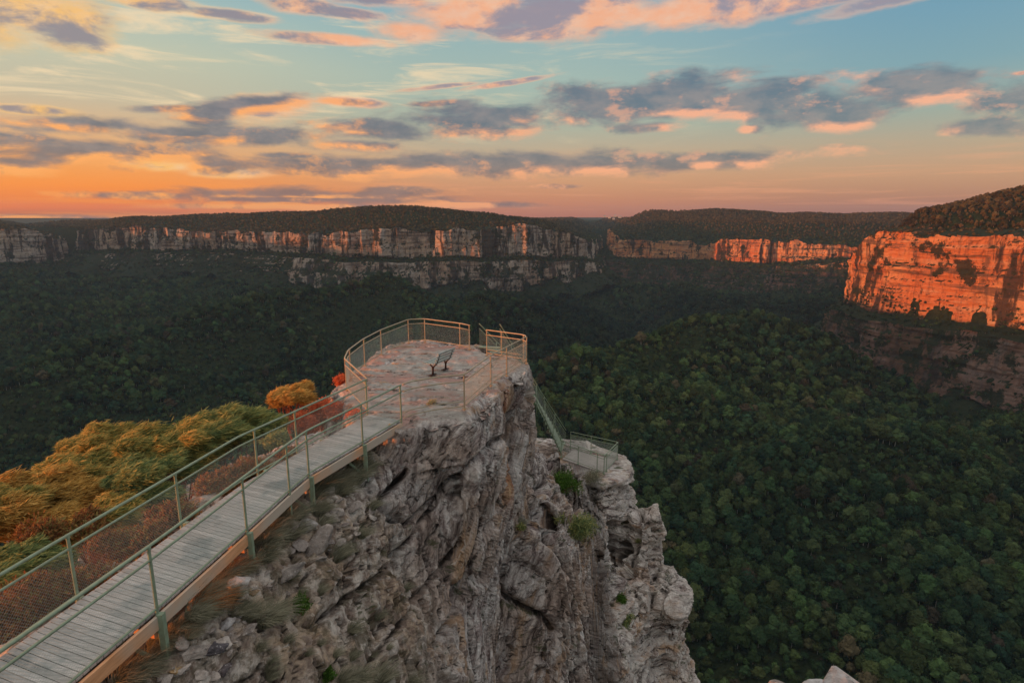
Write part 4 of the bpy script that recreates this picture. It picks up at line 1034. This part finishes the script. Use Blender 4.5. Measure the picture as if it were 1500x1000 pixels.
def tree(label, x, y, ztop, rad, mat, seed, n=9000, lobes=7, bark='bark', asp=.85, cat='tree', name='windswept_tree', size=(.125, .015), group=None, height=None):
    rnd = random.Random(seed); g = drop(x, y, 2)
    if height: g = ztop-height
    root = thing(name, label, cat, (x, y, g-.1), 0, group); H = ztop-g
    lb = []
    for i in range(lobes):
        a = 2*PI*i/lobes+rnd.uniform(-.5, .5); q = rad*rnd.uniform(.35, .85) if i else 0
        rr = rad*rnd.uniform(.17, .33); lb.append((math.cos(a)*q, math.sin(a)*q, H-rr*asp-rad*.16*(q/rad)-rnd.uniform(0, rad*.45), rr))
    leaf_shell('foliage', seed, M[mat], lb, n, size=size, flat=asp, parent=root)
    mb = MB(); base = Vector((0, 0, -.2))
    for i in range(3):
        dv = Vector((rnd.uniform(-.35, .35), rnd.uniform(-.35, .35), 1)).normalized()
        mb2 = MB(); ends = []
        branchy(mb2, Vector((rnd.uniform(-.15, .15), rnd.uniform(-.15, .15), -.2)), dv, max(.5, (H-rad*.5)*.42), .045, 0, rnd, ends)
        e = ends[0]; mb.v += []; mb.add(mb2.v, mb2.f)
        for l in lb[i::3]:
            t_ = Vector(l[:3]); m_ = e.lerp(t_, .5)+Vector((rnd.gauss(0, .12), rnd.gauss(0, .12), -.08))
            mb.tube([e, m_, t_], [.03, .02, .008], 5)
            for k3 in range(3):
                tt = t_+Vector((rnd.gauss(0, .4), rnd.gauss(0, .4), rnd.gauss(0, .15)))*l[3]; mb.tube([m_, m_.lerp(tt, .5)+Vector((0, 0, .05)), tt], [.014, .01, .004], 4)
    mb.build('trunk', M[bark], root, True); return root
def at(u, v, d_):
    p = PD(u, v, d_); return p[0], p[1], p[2]
TR = [  # u, v of crown top, depth, radius px, mat, leaves
 (335, 590, 18.5, 62, 'green_leaf', 16000, 'grey green crown at the right end of the windswept canopy, touching the dark bush'),
 (255, 612, 17.5, 78, 'gold_leaf', 20000, 'yellow green windswept tree in the middle of the canopy left of the footbridge'),
 (215, 655, 16.0, 66, 'green_leaf', 14000, 'green windswept tree just below the middle of the golden canopy'),
 (140, 612, 20.0, 50, 'gold_leaf', 11000, 'small golden crown rising at the back of the canopy'),
 (110, 655, 18.0, 62, 'gold_leaf', 13000, 'rounded olive gold tree between the small back crown and the big left one'),
 (60, 680, 15.5, 88, 'orange_leaf', 20000, 'big orange gold windswept tree at the left of the canopy'),
 (-20, 705, 14.5, 80, 'gold_leaf', 16000, 'golden tree cut by the left edge of the picture'),
 (150, 722, 14.0, 60, 'gold_leaf', 13000, 'low olive tree under the big orange gold one'),
 (428, 556, 24.0, 42, 'orange_leaf', 9000, 'isolated orange topped tree standing above the footbridge handrail'),
 (395, 598, 19.5, 30, 'green_leaf', 5000, 'small dark green crown between the canopy and the isolated orange tree'),
 (30, 790, 12.0, 60, 'green_leaf', 9000, 'dark green tree low at the left edge behind the wire mesh'),
]
for i, (u, v, d_, rp, mt, n, lab) in enumerate(TR):
    x, y, zt = at(u, v, d_); tree(lab, x, y, zt, rp/F*d_, mt, 300+i, int(n*1.5), lobes=13, bark='red_bark' if i in (1, 8) else 'bark')
def shrub(label, u, v, d_, rp, mat, n, seed, asp=.8, size=(.05, .014), bark='red_bark', name='shrub', cat='shrub', flow=(.3, .1, .5), z=None):
    x, y, zt = at(u, v, d_); rad = rp/F*d_; g = min(drop(x, y, 2), zt-.3); g = max(g, zt-2*rad-.6)
    rnd = random.Random(seed); root = thing(name, label, cat, (x, y, g)); lb = []
    for i in range(6):
        a = rnd.uniform(0, 2*PI); q = rad*rnd.uniform(0, .7); rr = rad*rnd.uniform(.35, .6); lb.append((math.cos(a)*q, math.sin(a)*q, max(.1, zt-g-rr*asp-rnd.uniform(0, rad*.6)), rr))
    leaf_shell('foliage', seed, M[mat], lb, n, size=size, flow=flow, flat=asp, hollow=.2, jitter=.7, parent=root)
    mb = MB()
    for l in lb:
        for k3 in range(4):
            t_ = Vector(l[:3])+Vector((rnd.gauss(0, .5), rnd.gauss(0, .5), rnd.uniform(-.2, .8)))*l[3]
            mb.tube([(rnd.uniform(-.06, .06), rnd.uniform(-.06, .06), -.15), t_*.5+Vector((rnd.gauss(0, .05), rnd.gauss(0, .05), 0)), t_], [.014, .010, .003], 4)
    mb.build('stems', M[bark], root); return root
SH = [
 (445, 600, 19.5, 30, 'red_leaf', 3600, 'bright rust red shrub behind the footbridge handrail, left of the lookout'),
 (470, 585, 20.5, 24, 'red_leaf', 2600, 'rust red shrub between the brightest red shrub and the lookout rail'),
 (503, 550, 22.0, 18, 'red_leaf', 2200, 'small fiery red shrub against the far left rail of the lookout'),
 (495, 588, 19.5, 24, 'red_leaf', 2200, 'crimson shrub just left of the end of the footbridge'),
 (520, 600, 18.6, 18, 'red_leaf', 1500, 'low crimson shrub beside the last planks of the footbridge'),
 (415, 660, 16.5, 28, 'brush_leaf', 2600, 'brown brush beside the bend of the footbridge'),
 (400, 628, 17.5, 28, 'green_leaf', 2600, 'dull green shrub behind the bend of the footbridge'),
 (370, 670, 15.5, 36, 'brush_leaf', 3600, 'olive brown brush behind the upper footbridge mesh'),
 (310, 690, 14.5, 42, 'brush_leaf', 4200, 'rusty brush under the golden canopy beside bare red stems'),
 (250, 735, 13.0, 46, 'brush_leaf', 4600, 'tangled rusty brush behind the middle of the footbridge mesh'),
 (180, 770, 12.0, 50, 'brush_leaf', 4600, 'tangled brown brush behind the second post from the left'),
 (110, 820, 10.8, 56, 'brush_leaf', 4600, 'dark rusty brush behind the near footbridge mesh'),
 (40, 850, 10.4, 60, 'brush_leaf', 4600, 'orange flecked brush behind the nearest mesh panel'),
 (-20, 900, 9.8, 60, 'brush_leaf', 4000, 'brush cut by the left edge at deck level'),
 (60, 760, 12.8, 50, 'brush_leaf', 4200, 'brown brush between the golden canopy and the handrail at the left'),
 (130, 745, 13.4, 40, 'brush_leaf', 3600, 'coppery brush below the olive tree'),
]
for i, (u, v, d_, rp, mt, n, lab) in enumerate(SH): shrub(lab, u, v, d_, rp, mt, int(n*1.6), 600+i)
gs = ray_ground(440, 895)
def shrub_on(u, v, rp, mat, n, seed, lab, **kw):
    g = ray_ground(u, v)
    if g is None: return
    d_ = g.y*CP-g.z*SP; shrub(lab, u, v-rp*.9, d_-.02, rp, mat, n, seed, **kw)
shrub_on(440, 893, 21, 'fern', 2600, 700, 'bright green low shrub on the rocks at the lower middle', size=(.035, .008), flow=(0, 0, .9))
shrub_on(822, 718, 32, 'fern', 4200, 701, 'rounded green bush on the ledge left of the lower lookout', size=(.07, .016), flow=(.1, 0, .9))
shrub_on(840, 775, 32, 'green_leaf', 4200, 702, 'dull green drooping bush below the rounded one on the ledge', size=(.08, .014), flow=(.1, 0, -.6))
shrub_on(866, 712, 24, 'tussock', 2600, 703, 'grey straw coloured scrub on the ledge in front of the lower lookout', size=(.07, .01), flow=(.1, 0, .8))
shrub_on(762, 775, 11, 'green_leaf', 500, 704, 'small tuft of green in the crack of the main rock face', size=(.06, .01))
shrub_on(912, 880, 14, 'fern', 900, 705, 'mossy green growth in the cleft before the outermost rock tower', size=(.08, .015), flow=(0, 0, -.7))
shrub_on(922, 915, 15, 'green_leaf', 900, 706, 'mossy grass streaming down the cleft, lowest of its clumps', size=(.09, .012), flow=(0, 0, -.9))
shrub_on(936, 795, 12, 'green_leaf', 600, 707, 'dark green tuft in the notch beside the jutting dark slab', size=(.06, .012))
shrub_on(570, 628, 8, 'orange_leaf', 260, 708, 'tiny orange plant in the rock beside the end of the footbridge', size=(.03, .01))
shrub_on(633, 592, 9, 'gold_leaf', 240, 709, 'tiny yellow green plant inside the near rail of the lookout', size=(.03, .01))
shrub_on(480, 992, 16, 'fern', 900, 710, 'low green plant at the bottom edge, left of the tussocks', size=(.04, .01), flow=(0, 0, .9))

# ------------------------------------------------------------------ houses far off on the plateau
def house(u, v, d_, w, label):
    x, y, z = at(u, v, d_); root = thing('house', label, 'house', (x, y, z-6), random.uniform(-.4, .4), 'pale houses on the far plateau')
    mb = MB(); mb.beam((-w/2, 0, 3.5), (w/2, 0, 3.5), 9, 7); mb.build('wall', simple('house_wall', (.42, .42, .40), .9, .1), root)
    mb = MB(); mb.add([(-w/2-.6, -5.2, 7), (w/2+.6, -5.2, 7), (w/2+.6, 5.2, 7), (-w/2-.6, 5.2, 7), (-w/2+1, 0, 10), (w/2-1, 0, 10)], [(0, 1, 5, 4), (2, 3, 4, 5), (0, 4, 3), (1, 2, 5), (0, 3, 2, 1)])
    mb.build('roof', simple('house_roof', (.28, .30, .32), .7, .2), root)
for (u, v) in ((886, 316.5), (893, 318), (901, 316), (908, 317.5), (899, 320)): house(u, v, 2900, random.uniform(10, 18), 'tiny pale house among trees on the distant plateau skyline')

# ------------------------------------------------------------------ sky
w = bpy.data.worlds.new('World'); S.world = w; w.use_nodes = True; t = NT(w.node_tree)
for n in list(t.n): t.n.remove(n)
tc = t.N('ShaderNodeTexCoord').outputs['Generated']
sp = t.N('ShaderNodeSeparateXYZ', {'Vector': tc}).outputs
az = t.M('ARCTAN2', sp[0], sp[1]); hyp = t.M('SQRT', t.M('ADD', t.M('MULTIPLY', sp[0], sp[0]), t.M('MULTIPLY', sp[1], sp[1])))
el = t.M('ARCTAN2', sp[2], hyp)
AE = t.N('ShaderNodeCombineXYZ', {0: az, 1: el, 2: 0.0}).outputs[0]
def azel(u, v):
    r = ray(u, v); return math.atan2(r[0], r[1]), math.atan2(r[2], math.hypot(r[0], r[1]))
def c8(r_, g_, b_):
    f = lambda c: (c/255/12.92 if c <= 10 else ((c/255+.055)/1.055)**2.4); return (f(r_), f(g_), f(b_))
EMAX = R(60)
def eramp(stops):
    out = []
    for v, c in stops:
        e = azel(750, v)[1] if v >= -400 else R(45); out.append((max(0, min(1, e/EMAX)), c8(*c)))
    out.sort(key=lambda s: s[0]); return t.ramp(t.M('DIVIDE', el, EMAX, clamp=True), out)
left = eramp([(318, (176, 96, 76)), (306, (240, 112, 52)), (280, (252, 138, 52)), (255, (244, 152, 76)), (225, (226, 166, 114)), (170, (196, 182, 154)), (110, (194, 194, 168)), (50, (170, 190, 180)), (0, (140, 176, 186)), (-250, (110, 145, 175))])
mid = eramp([(318, (180, 106, 90)), (300, (196, 122, 98)), (262, (204, 146, 114)), (225, (186, 160, 136)), (180, (162, 172, 156)), (120, (160, 180, 170)), (60, (148, 176, 176)), (0, (130, 168, 182)), (-250, (100, 140, 172))])
right = eramp([(318, (150, 98, 92)), (300, (166, 112, 102)), (262, (186, 138, 116)), (225, (168, 148, 130)), (185, (140, 155, 148)), (130, (110, 150, 164)), (60, (98, 146, 170)), (0, (94, 142, 172)), (-250, (80, 125, 165))])
sky = t.mix(t.step(az, azel(120, 200)[0], azel(720, 200)[0]), left, mid)
sky = t.mix(t.step(az, azel(760, 200)[0], azel(1400, 200)[0]), sky, right)
# sky above the view brightened to pale pink, added as fill
sky = t.mix(t.M('MULTIPLY', t.step(el, R(19), R(34)), .9), sky, (.92, .86, .82))
# high thin streaks
wv = t.map(AE, rot=(0, 0, R(-6)), scale=(2.2, 17, 1))
wn = t.noise(wv, 2.2, 7, .62, .6)
wmask = t.M('MULTIPLY', t.step(el, R(5), R(9)), t.step(az, azel(1250, 100)[0], azel(500, 100)[0]))
sky = t.mix(t.M('MULTIPLY', t.M('MULTIPLY', t.step(wn, .5, .68), wmask), .75), sky, c8(250, 218, 172))
lowst = t.noise(t.map(AE, scale=(2.0, 40, 1)), 2.0, 6, .6, .4)
sky = t.mix(t.M('MULTIPLY', t.M('MULTIPLY', t.step(lowst, .5, .66), t.step(el, R(7), R(3))), .45), sky, t.mix(t.step(az, R(-35), R(0)), c8(255, 150, 55), c8(226, 150, 120)))
def cloud_group(name, ells, freq, amp, soft):
    g = bpy.data.node_groups.new(name, 'ShaderNodeTree'); g.interface.new_socket('Vector', in_out='INPUT', socket_type='NodeSocketVector'); g.interface.new_socket('Density', in_out='OUTPUT', socket_type='NodeSocketFloat')
    q = NT(g); gi = q.N('NodeGroupInput'); go = q.N('NodeGroupOutput'); vec = gi.outputs[0]
    dist = None
    for (u, v, hw, hh, rot) in ells:
        a, e = azel(u, v); sa = abs(azel(u+hw, v)[0]-a); se = max(1e-4, abs(azel(u, v-hh)[1]-e))
        if dist is not None:   # tiny dependency keeps the shader compiler working through the clouds one at a time
            n_ = q.N('ShaderNodeVectorMath', operation='MULTIPLY_ADD'); q.l.new(dist, n_.inputs[0]); n_.inputs[1].default_value = (1e-9, 1e-9, 1e-9); q.l.new(vec, n_.inputs[2]); vv_ = n_.outputs[0]
        else: vv_ = vec
        c_, s_ = math.cos(R(rot)), math.sin(R(rot))
        d_ = q.V('SUBTRACT', vv_, (a, e, 0))
        if rot: d_ = q.map(d_, rot=(0, 0, R(-rot)), scale=(1, 1, 1))
        d_ = q.V('MULTIPLY', d_, (1/sa, 1/se, 0)); ln = q.V('LENGTH', d_)
        if dist is None: dist = ln
        else:
            dist = q.M('SMOOTH_MIN', dist, ln, .25)
    n1_ = q.noise(q.map(vec, scale=(1, 3.1, 1)), freq*.9, 8, .62, .3)
    f = q.M('SUBTRACT', q.M('MULTIPLY_ADD', q.M('SUBTRACT', n1_, .5), amp, 1.15), dist)
    d_ = q.step(f, -soft*.4, soft)
    q.l.new(d_, go.inputs[0]); return g
def use(g, vec):
    n = t.n.new('ShaderNodeGroup'); n.node_tree = g; t.l.new(vec, n.inputs[0]); return n.outputs[0]
G1 = [(110, 184, 105, 14, 3), (140, 224, 190, 19, 2), (10, 240, 70, 16, 0), (20, 205, 80, 12, 0), (235, 198, 70, 13, 0), (350, 158, 100, 15, 10), (300, 172, 45, 15, 0), (380, 200, 110, 15, 3),
      (545, 188, 90, 15, 0), (700, 176, 120, 27, 0), (520, 214, 55, 9, 0), (510, 150, 45, 5, 0),
      (890, 152, 110, 30, 0), (1000, 142, 130, 33, 0), (1125, 145, 110, 30, 0), (1215, 160, 110, 30, 0), (1330, 135, 130, 28, 0), (1215, 182, 60, 12, 0), (950, 187, 55, 9, 0), (1098, 190, 20, 6, 0),
      (1470, 150, 80, 20, 3), (1450, 183, 80, 15, 0), (1550, 165, 80, 30, 0),
      (520, 244, 190, 15, 0), (760, 242, 250, 18, 0), (1010, 236, 200, 13, 1), (460, 288, 190, 12, 0), (640, 152, 50, 5, 4), (250, 160, 60, 6, 5), (420, 228, 50, 5, 0), (590, 280, 70, 7, 2), (200, 286, 95, 6, 0), (310, 246, 40, 9, 0), (822, 273, 40, 4, 0), (700, 300, 90, 5, 0), (440, 303, 160, 5, 0), (60, 321, 150, 7, 0), (-60, 220, 90, 20, 0), (1500, 107, 18, 3, 0)]
G2 = [(60, 20, 110, 40, 0), (110, 38, 60, 36, 0), (-40, 30, 90, 40, 0), (220, 0, 70, 14, 0), (330, 20, 60, 9, 0), (440, 8, 60, 12, 0), (520, 20, 60, 9, 0), (480, 58, 90, 8, 0), (600, 46, 44, 17, 0), (560, 0, 90, 14, 0),
      (700, 22, 120, 26, 0), (850, 20, 160, 34, 3), (1000, 16, 180, 26, 4), (1160, 6, 170, 16, 4), (1330, -6, 140, 13, 4), (790, 48, 90, 14, 0), (380, 158, 80, 20, 8), (640, 128, 60, 4, 6), (740, 122, 70, 4, 8), (30, 160, 60, 8, 0), (520, 150, 50, 7, 0), (250, 243, 60, 9, 0), (330, 252, 60, 8, 0)]

def clouds(sky, E1, E2, nm):
    """the sky colour of one sector with its own clouds laid over it"""
    if E2:
        g2 = cloud_group('warm_clouds'+nm, E2, 8.5, 2.4, .65)
        d2 = use(g2, AE)
        wc = t.mix(t.step(az, R(-36), R(-12)), c8(255, 190, 92), c8(252, 172, 124))
        shade = t.mix(t.step(az, R(-36), R(5)), c8(138, 124, 134), c8(150, 132, 146))
        sh = t.step(t.noise(t.map(AE, loc=(0, .4, 0), scale=(1, 2.4, 1)), 7, 8, .62, .3), .44, .58)
        sh = t.M('MULTIPLY', sh, t.step(t.M('ADD', d2, t.M('MULTIPLY', el, .9)), .55, 1.15))
        wc = t.mix(t.M('MULTIPLY', t.step(t.noise(t.map(AE, scale=(1, 2, 1)), 26, 6, .65), .35, .7), .45), wc, c8(238, 206, 180))
        sky = t.mix(t.M('MULTIPLY', d2, .9), sky, t.mix(sh, wc, shade))
    if E1:
        g1 = cloud_group('grey_clouds'+nm, E1, 10.5, 2.7, .62)
        d1 = use(g1, AE); d1u = use(g1, t.V('ADD', AE, (-.008, -.010, 0)))
        tone = t.noise(t.map(AE, scale=(1, 2, 1)), 16, 7, .62)
        body = t.mix(t.step(tone, .35, .65), t.mix(t.step(az, R(-30), R(20)), c8(92, 94, 112), c8(76, 96, 120)), c8(128, 120, 128))
        body = t.mix(t.M('MULTIPLY', t.step(el, R(6.5), R(2)), .5), body, c8(140, 96, 96))
        warm = t.mix(t.step(az, R(-30), R(15)), c8(255, 165, 88), c8(246, 166, 130))
        lit = t.M('MULTIPLY', t.M('SUBTRACT', 1.0, d1u), 1.5)
        lit = t.M('MULTIPLY', lit, t.step(t.noise(t.map(AE, scale=(1, 1.5, 1)), 7.0, 5, .6), .42, .58), clamp=True)
        lit2 = t.M('MULTIPLY', t.step(t.noise(t.map(AE, loc=(3, 2, 0), scale=(1, 1.8, 1)), 15, 8, .65), .54, .66), .55)
        sky = t.mix(t.M('MULTIPLY', d1, .95), sky, t.mix(t.M('MAXIMUM', lit, lit2), body, warm))
    return sky
def near_(E, u0, u1, v0, v1):
    return [e for e in E if e[0]+e[2]*1.9 > u0 and e[0]-e[2]*1.9 < u1 and e[1]+e[3]*2.1+e[2]*.05 > v0 and e[1]-e[3]*2.1-e[2]*.05 < v1]
STR = .92
plain = t.N('ShaderNodeBackground', {'Color': sky, 'Strength': STR}).outputs[0]
ub = [-80, 190, 400, 620, 840, 1080, 1320, 1580]; vsplit = 96
def gt(x, val): return t.M('GREATER_THAN', x, val)
sh_ = plain
for i in range(len(ub)-1):
    u0, u1 = ub[i], ub[i+1]
    bands = []
    for (v0, v1) in ((vsplit, 330), (-80, vsplit)):
        E1, E2 = near_(G1, u0, u1, v0, v1), near_(G2, u0, u1, v0, v1)
        bands.append(t.N('ShaderNodeBackground', {'Color': clouds(sky, E1, E2, '_%d_%d' % (i, v0)), 'Strength': STR}).outputs[0])
    # sector edges are lines of constant azimuth / elevation in the world
    b_ = t.N('ShaderNodeMixShader', {0: gt(el, azel((u0+u1)/2, vsplit)[1]), 1: bands[0], 2: bands[1]}).outputs[0]
    inside = t.M('MULTIPLY', t.M('MULTIPLY', gt(az, azel(u0, 200)[0]), t.M('LESS_THAN', az, azel(u1, 200)[0])), t.M('MULTIPLY', gt(el, -.01), t.M('LESS_THAN', el, R(24))))
    sh_ = t.N('ShaderNodeMixShader', {0: inside, 1: sh_, 2: b_}).outputs[0]
sh_ = t.N('ShaderNodeMixShader', {0: t.M('LESS_THAN', el, -.02), 1: sh_, 2: t.N('ShaderNodeBackground', {'Color': (.09, .085, .08, 1), 'Strength': 1.0}).outputs[0]}).outputs[0]
nish = t.N('ShaderNodeTexSky', sky_type='NISHITA'); nish.sun_disc = False; nish.sun_elevation = SUN_EL; nish.sun_rotation = SUN_AZ
bg2 = t.N('ShaderNodeBackground', {'Color': nish.outputs[0], 'Strength': .05})
ad = t.N('ShaderNodeAddShader', {0: sh_, 1: bg2.outputs[0]}); ow = t.N('ShaderNodeOutputWorld', {0: ad.outputs[0]})
w.cycles.sampling_method = 'MANUAL'; w.cycles.sample_map_resolution = 512

sl = bpy.data.lights.new('sun', 'SUN'); sl.energy = 5.0; sl.angle = R(.5); sl.color = (1, .27, .065)
so = bpy.data.objects.new('sun', sl); C.objects.link(so)
sd = Vector((math.sin(SUN_AZ)*math.cos(SUN_EL), math.cos(SUN_AZ)*math.cos(SUN_EL), math.sin(SUN_EL)))
so.rotation_euler = sd.to_track_quat('Z', 'Y').to_euler()

# ------------------------------------------------------------------ haze
HAZE = True
if HAZE:
    mb = MB(); x0, x1, y0, y1, z0, z1 = -3600, 3800, -400, 5800, -330, 95
    mb.add([(x0, y0, z0), (x1, y0, z0), (x1, y1, z0), (x0, y1, z0), (x0, y0, z1), (x1, y0, z1), (x1, y1, z1), (x0, y1, z1)], [(0, 3, 2, 1), (4, 5, 6, 7), (0, 1, 5, 4), (1, 2, 6, 5), (2, 3, 7, 6), (3, 0, 4, 7)])
    hm = bpy.data.materials.new('haze'); hm.use_nodes = True; q = NT(hm.node_tree); q.n.remove(q.n['Principled BSDF'])
    pv = q.N('ShaderNodeVolumePrincipled', {'Color': (.50, .74, .98, 1), 'Density': .00005, 'Anisotropy': .1}); q.l.new(pv.outputs[0], q.n['Material Output'].inputs['Volume'])
    struct(mb.build('haze', hm), 'stuff')

cam = bpy.data.cameras.new('camera'); cam.sensor_width = 36; cam.lens = 36*F/1500; cam.clip_start = .05; cam.clip_end = 80000
cam.sensor_fit = 'HORIZONTAL'
co_ = bpy.data.objects.new('camera', cam); C.objects.link(co_); co_.rotation_euler = (PI/2-PT, 0, 0); S.camera = co_
S.view_settings.view_transform = 'Standard'; S.view_settings.look = 'None'; S.view_settings.exposure = 0; S.view_settings.gamma = 1
S.cycles.volume_bounces = 0; S.cycles.max_bounces = 4; S.cycles.diffuse_bounces = 2; S.cycles.volume_step_rate = 10
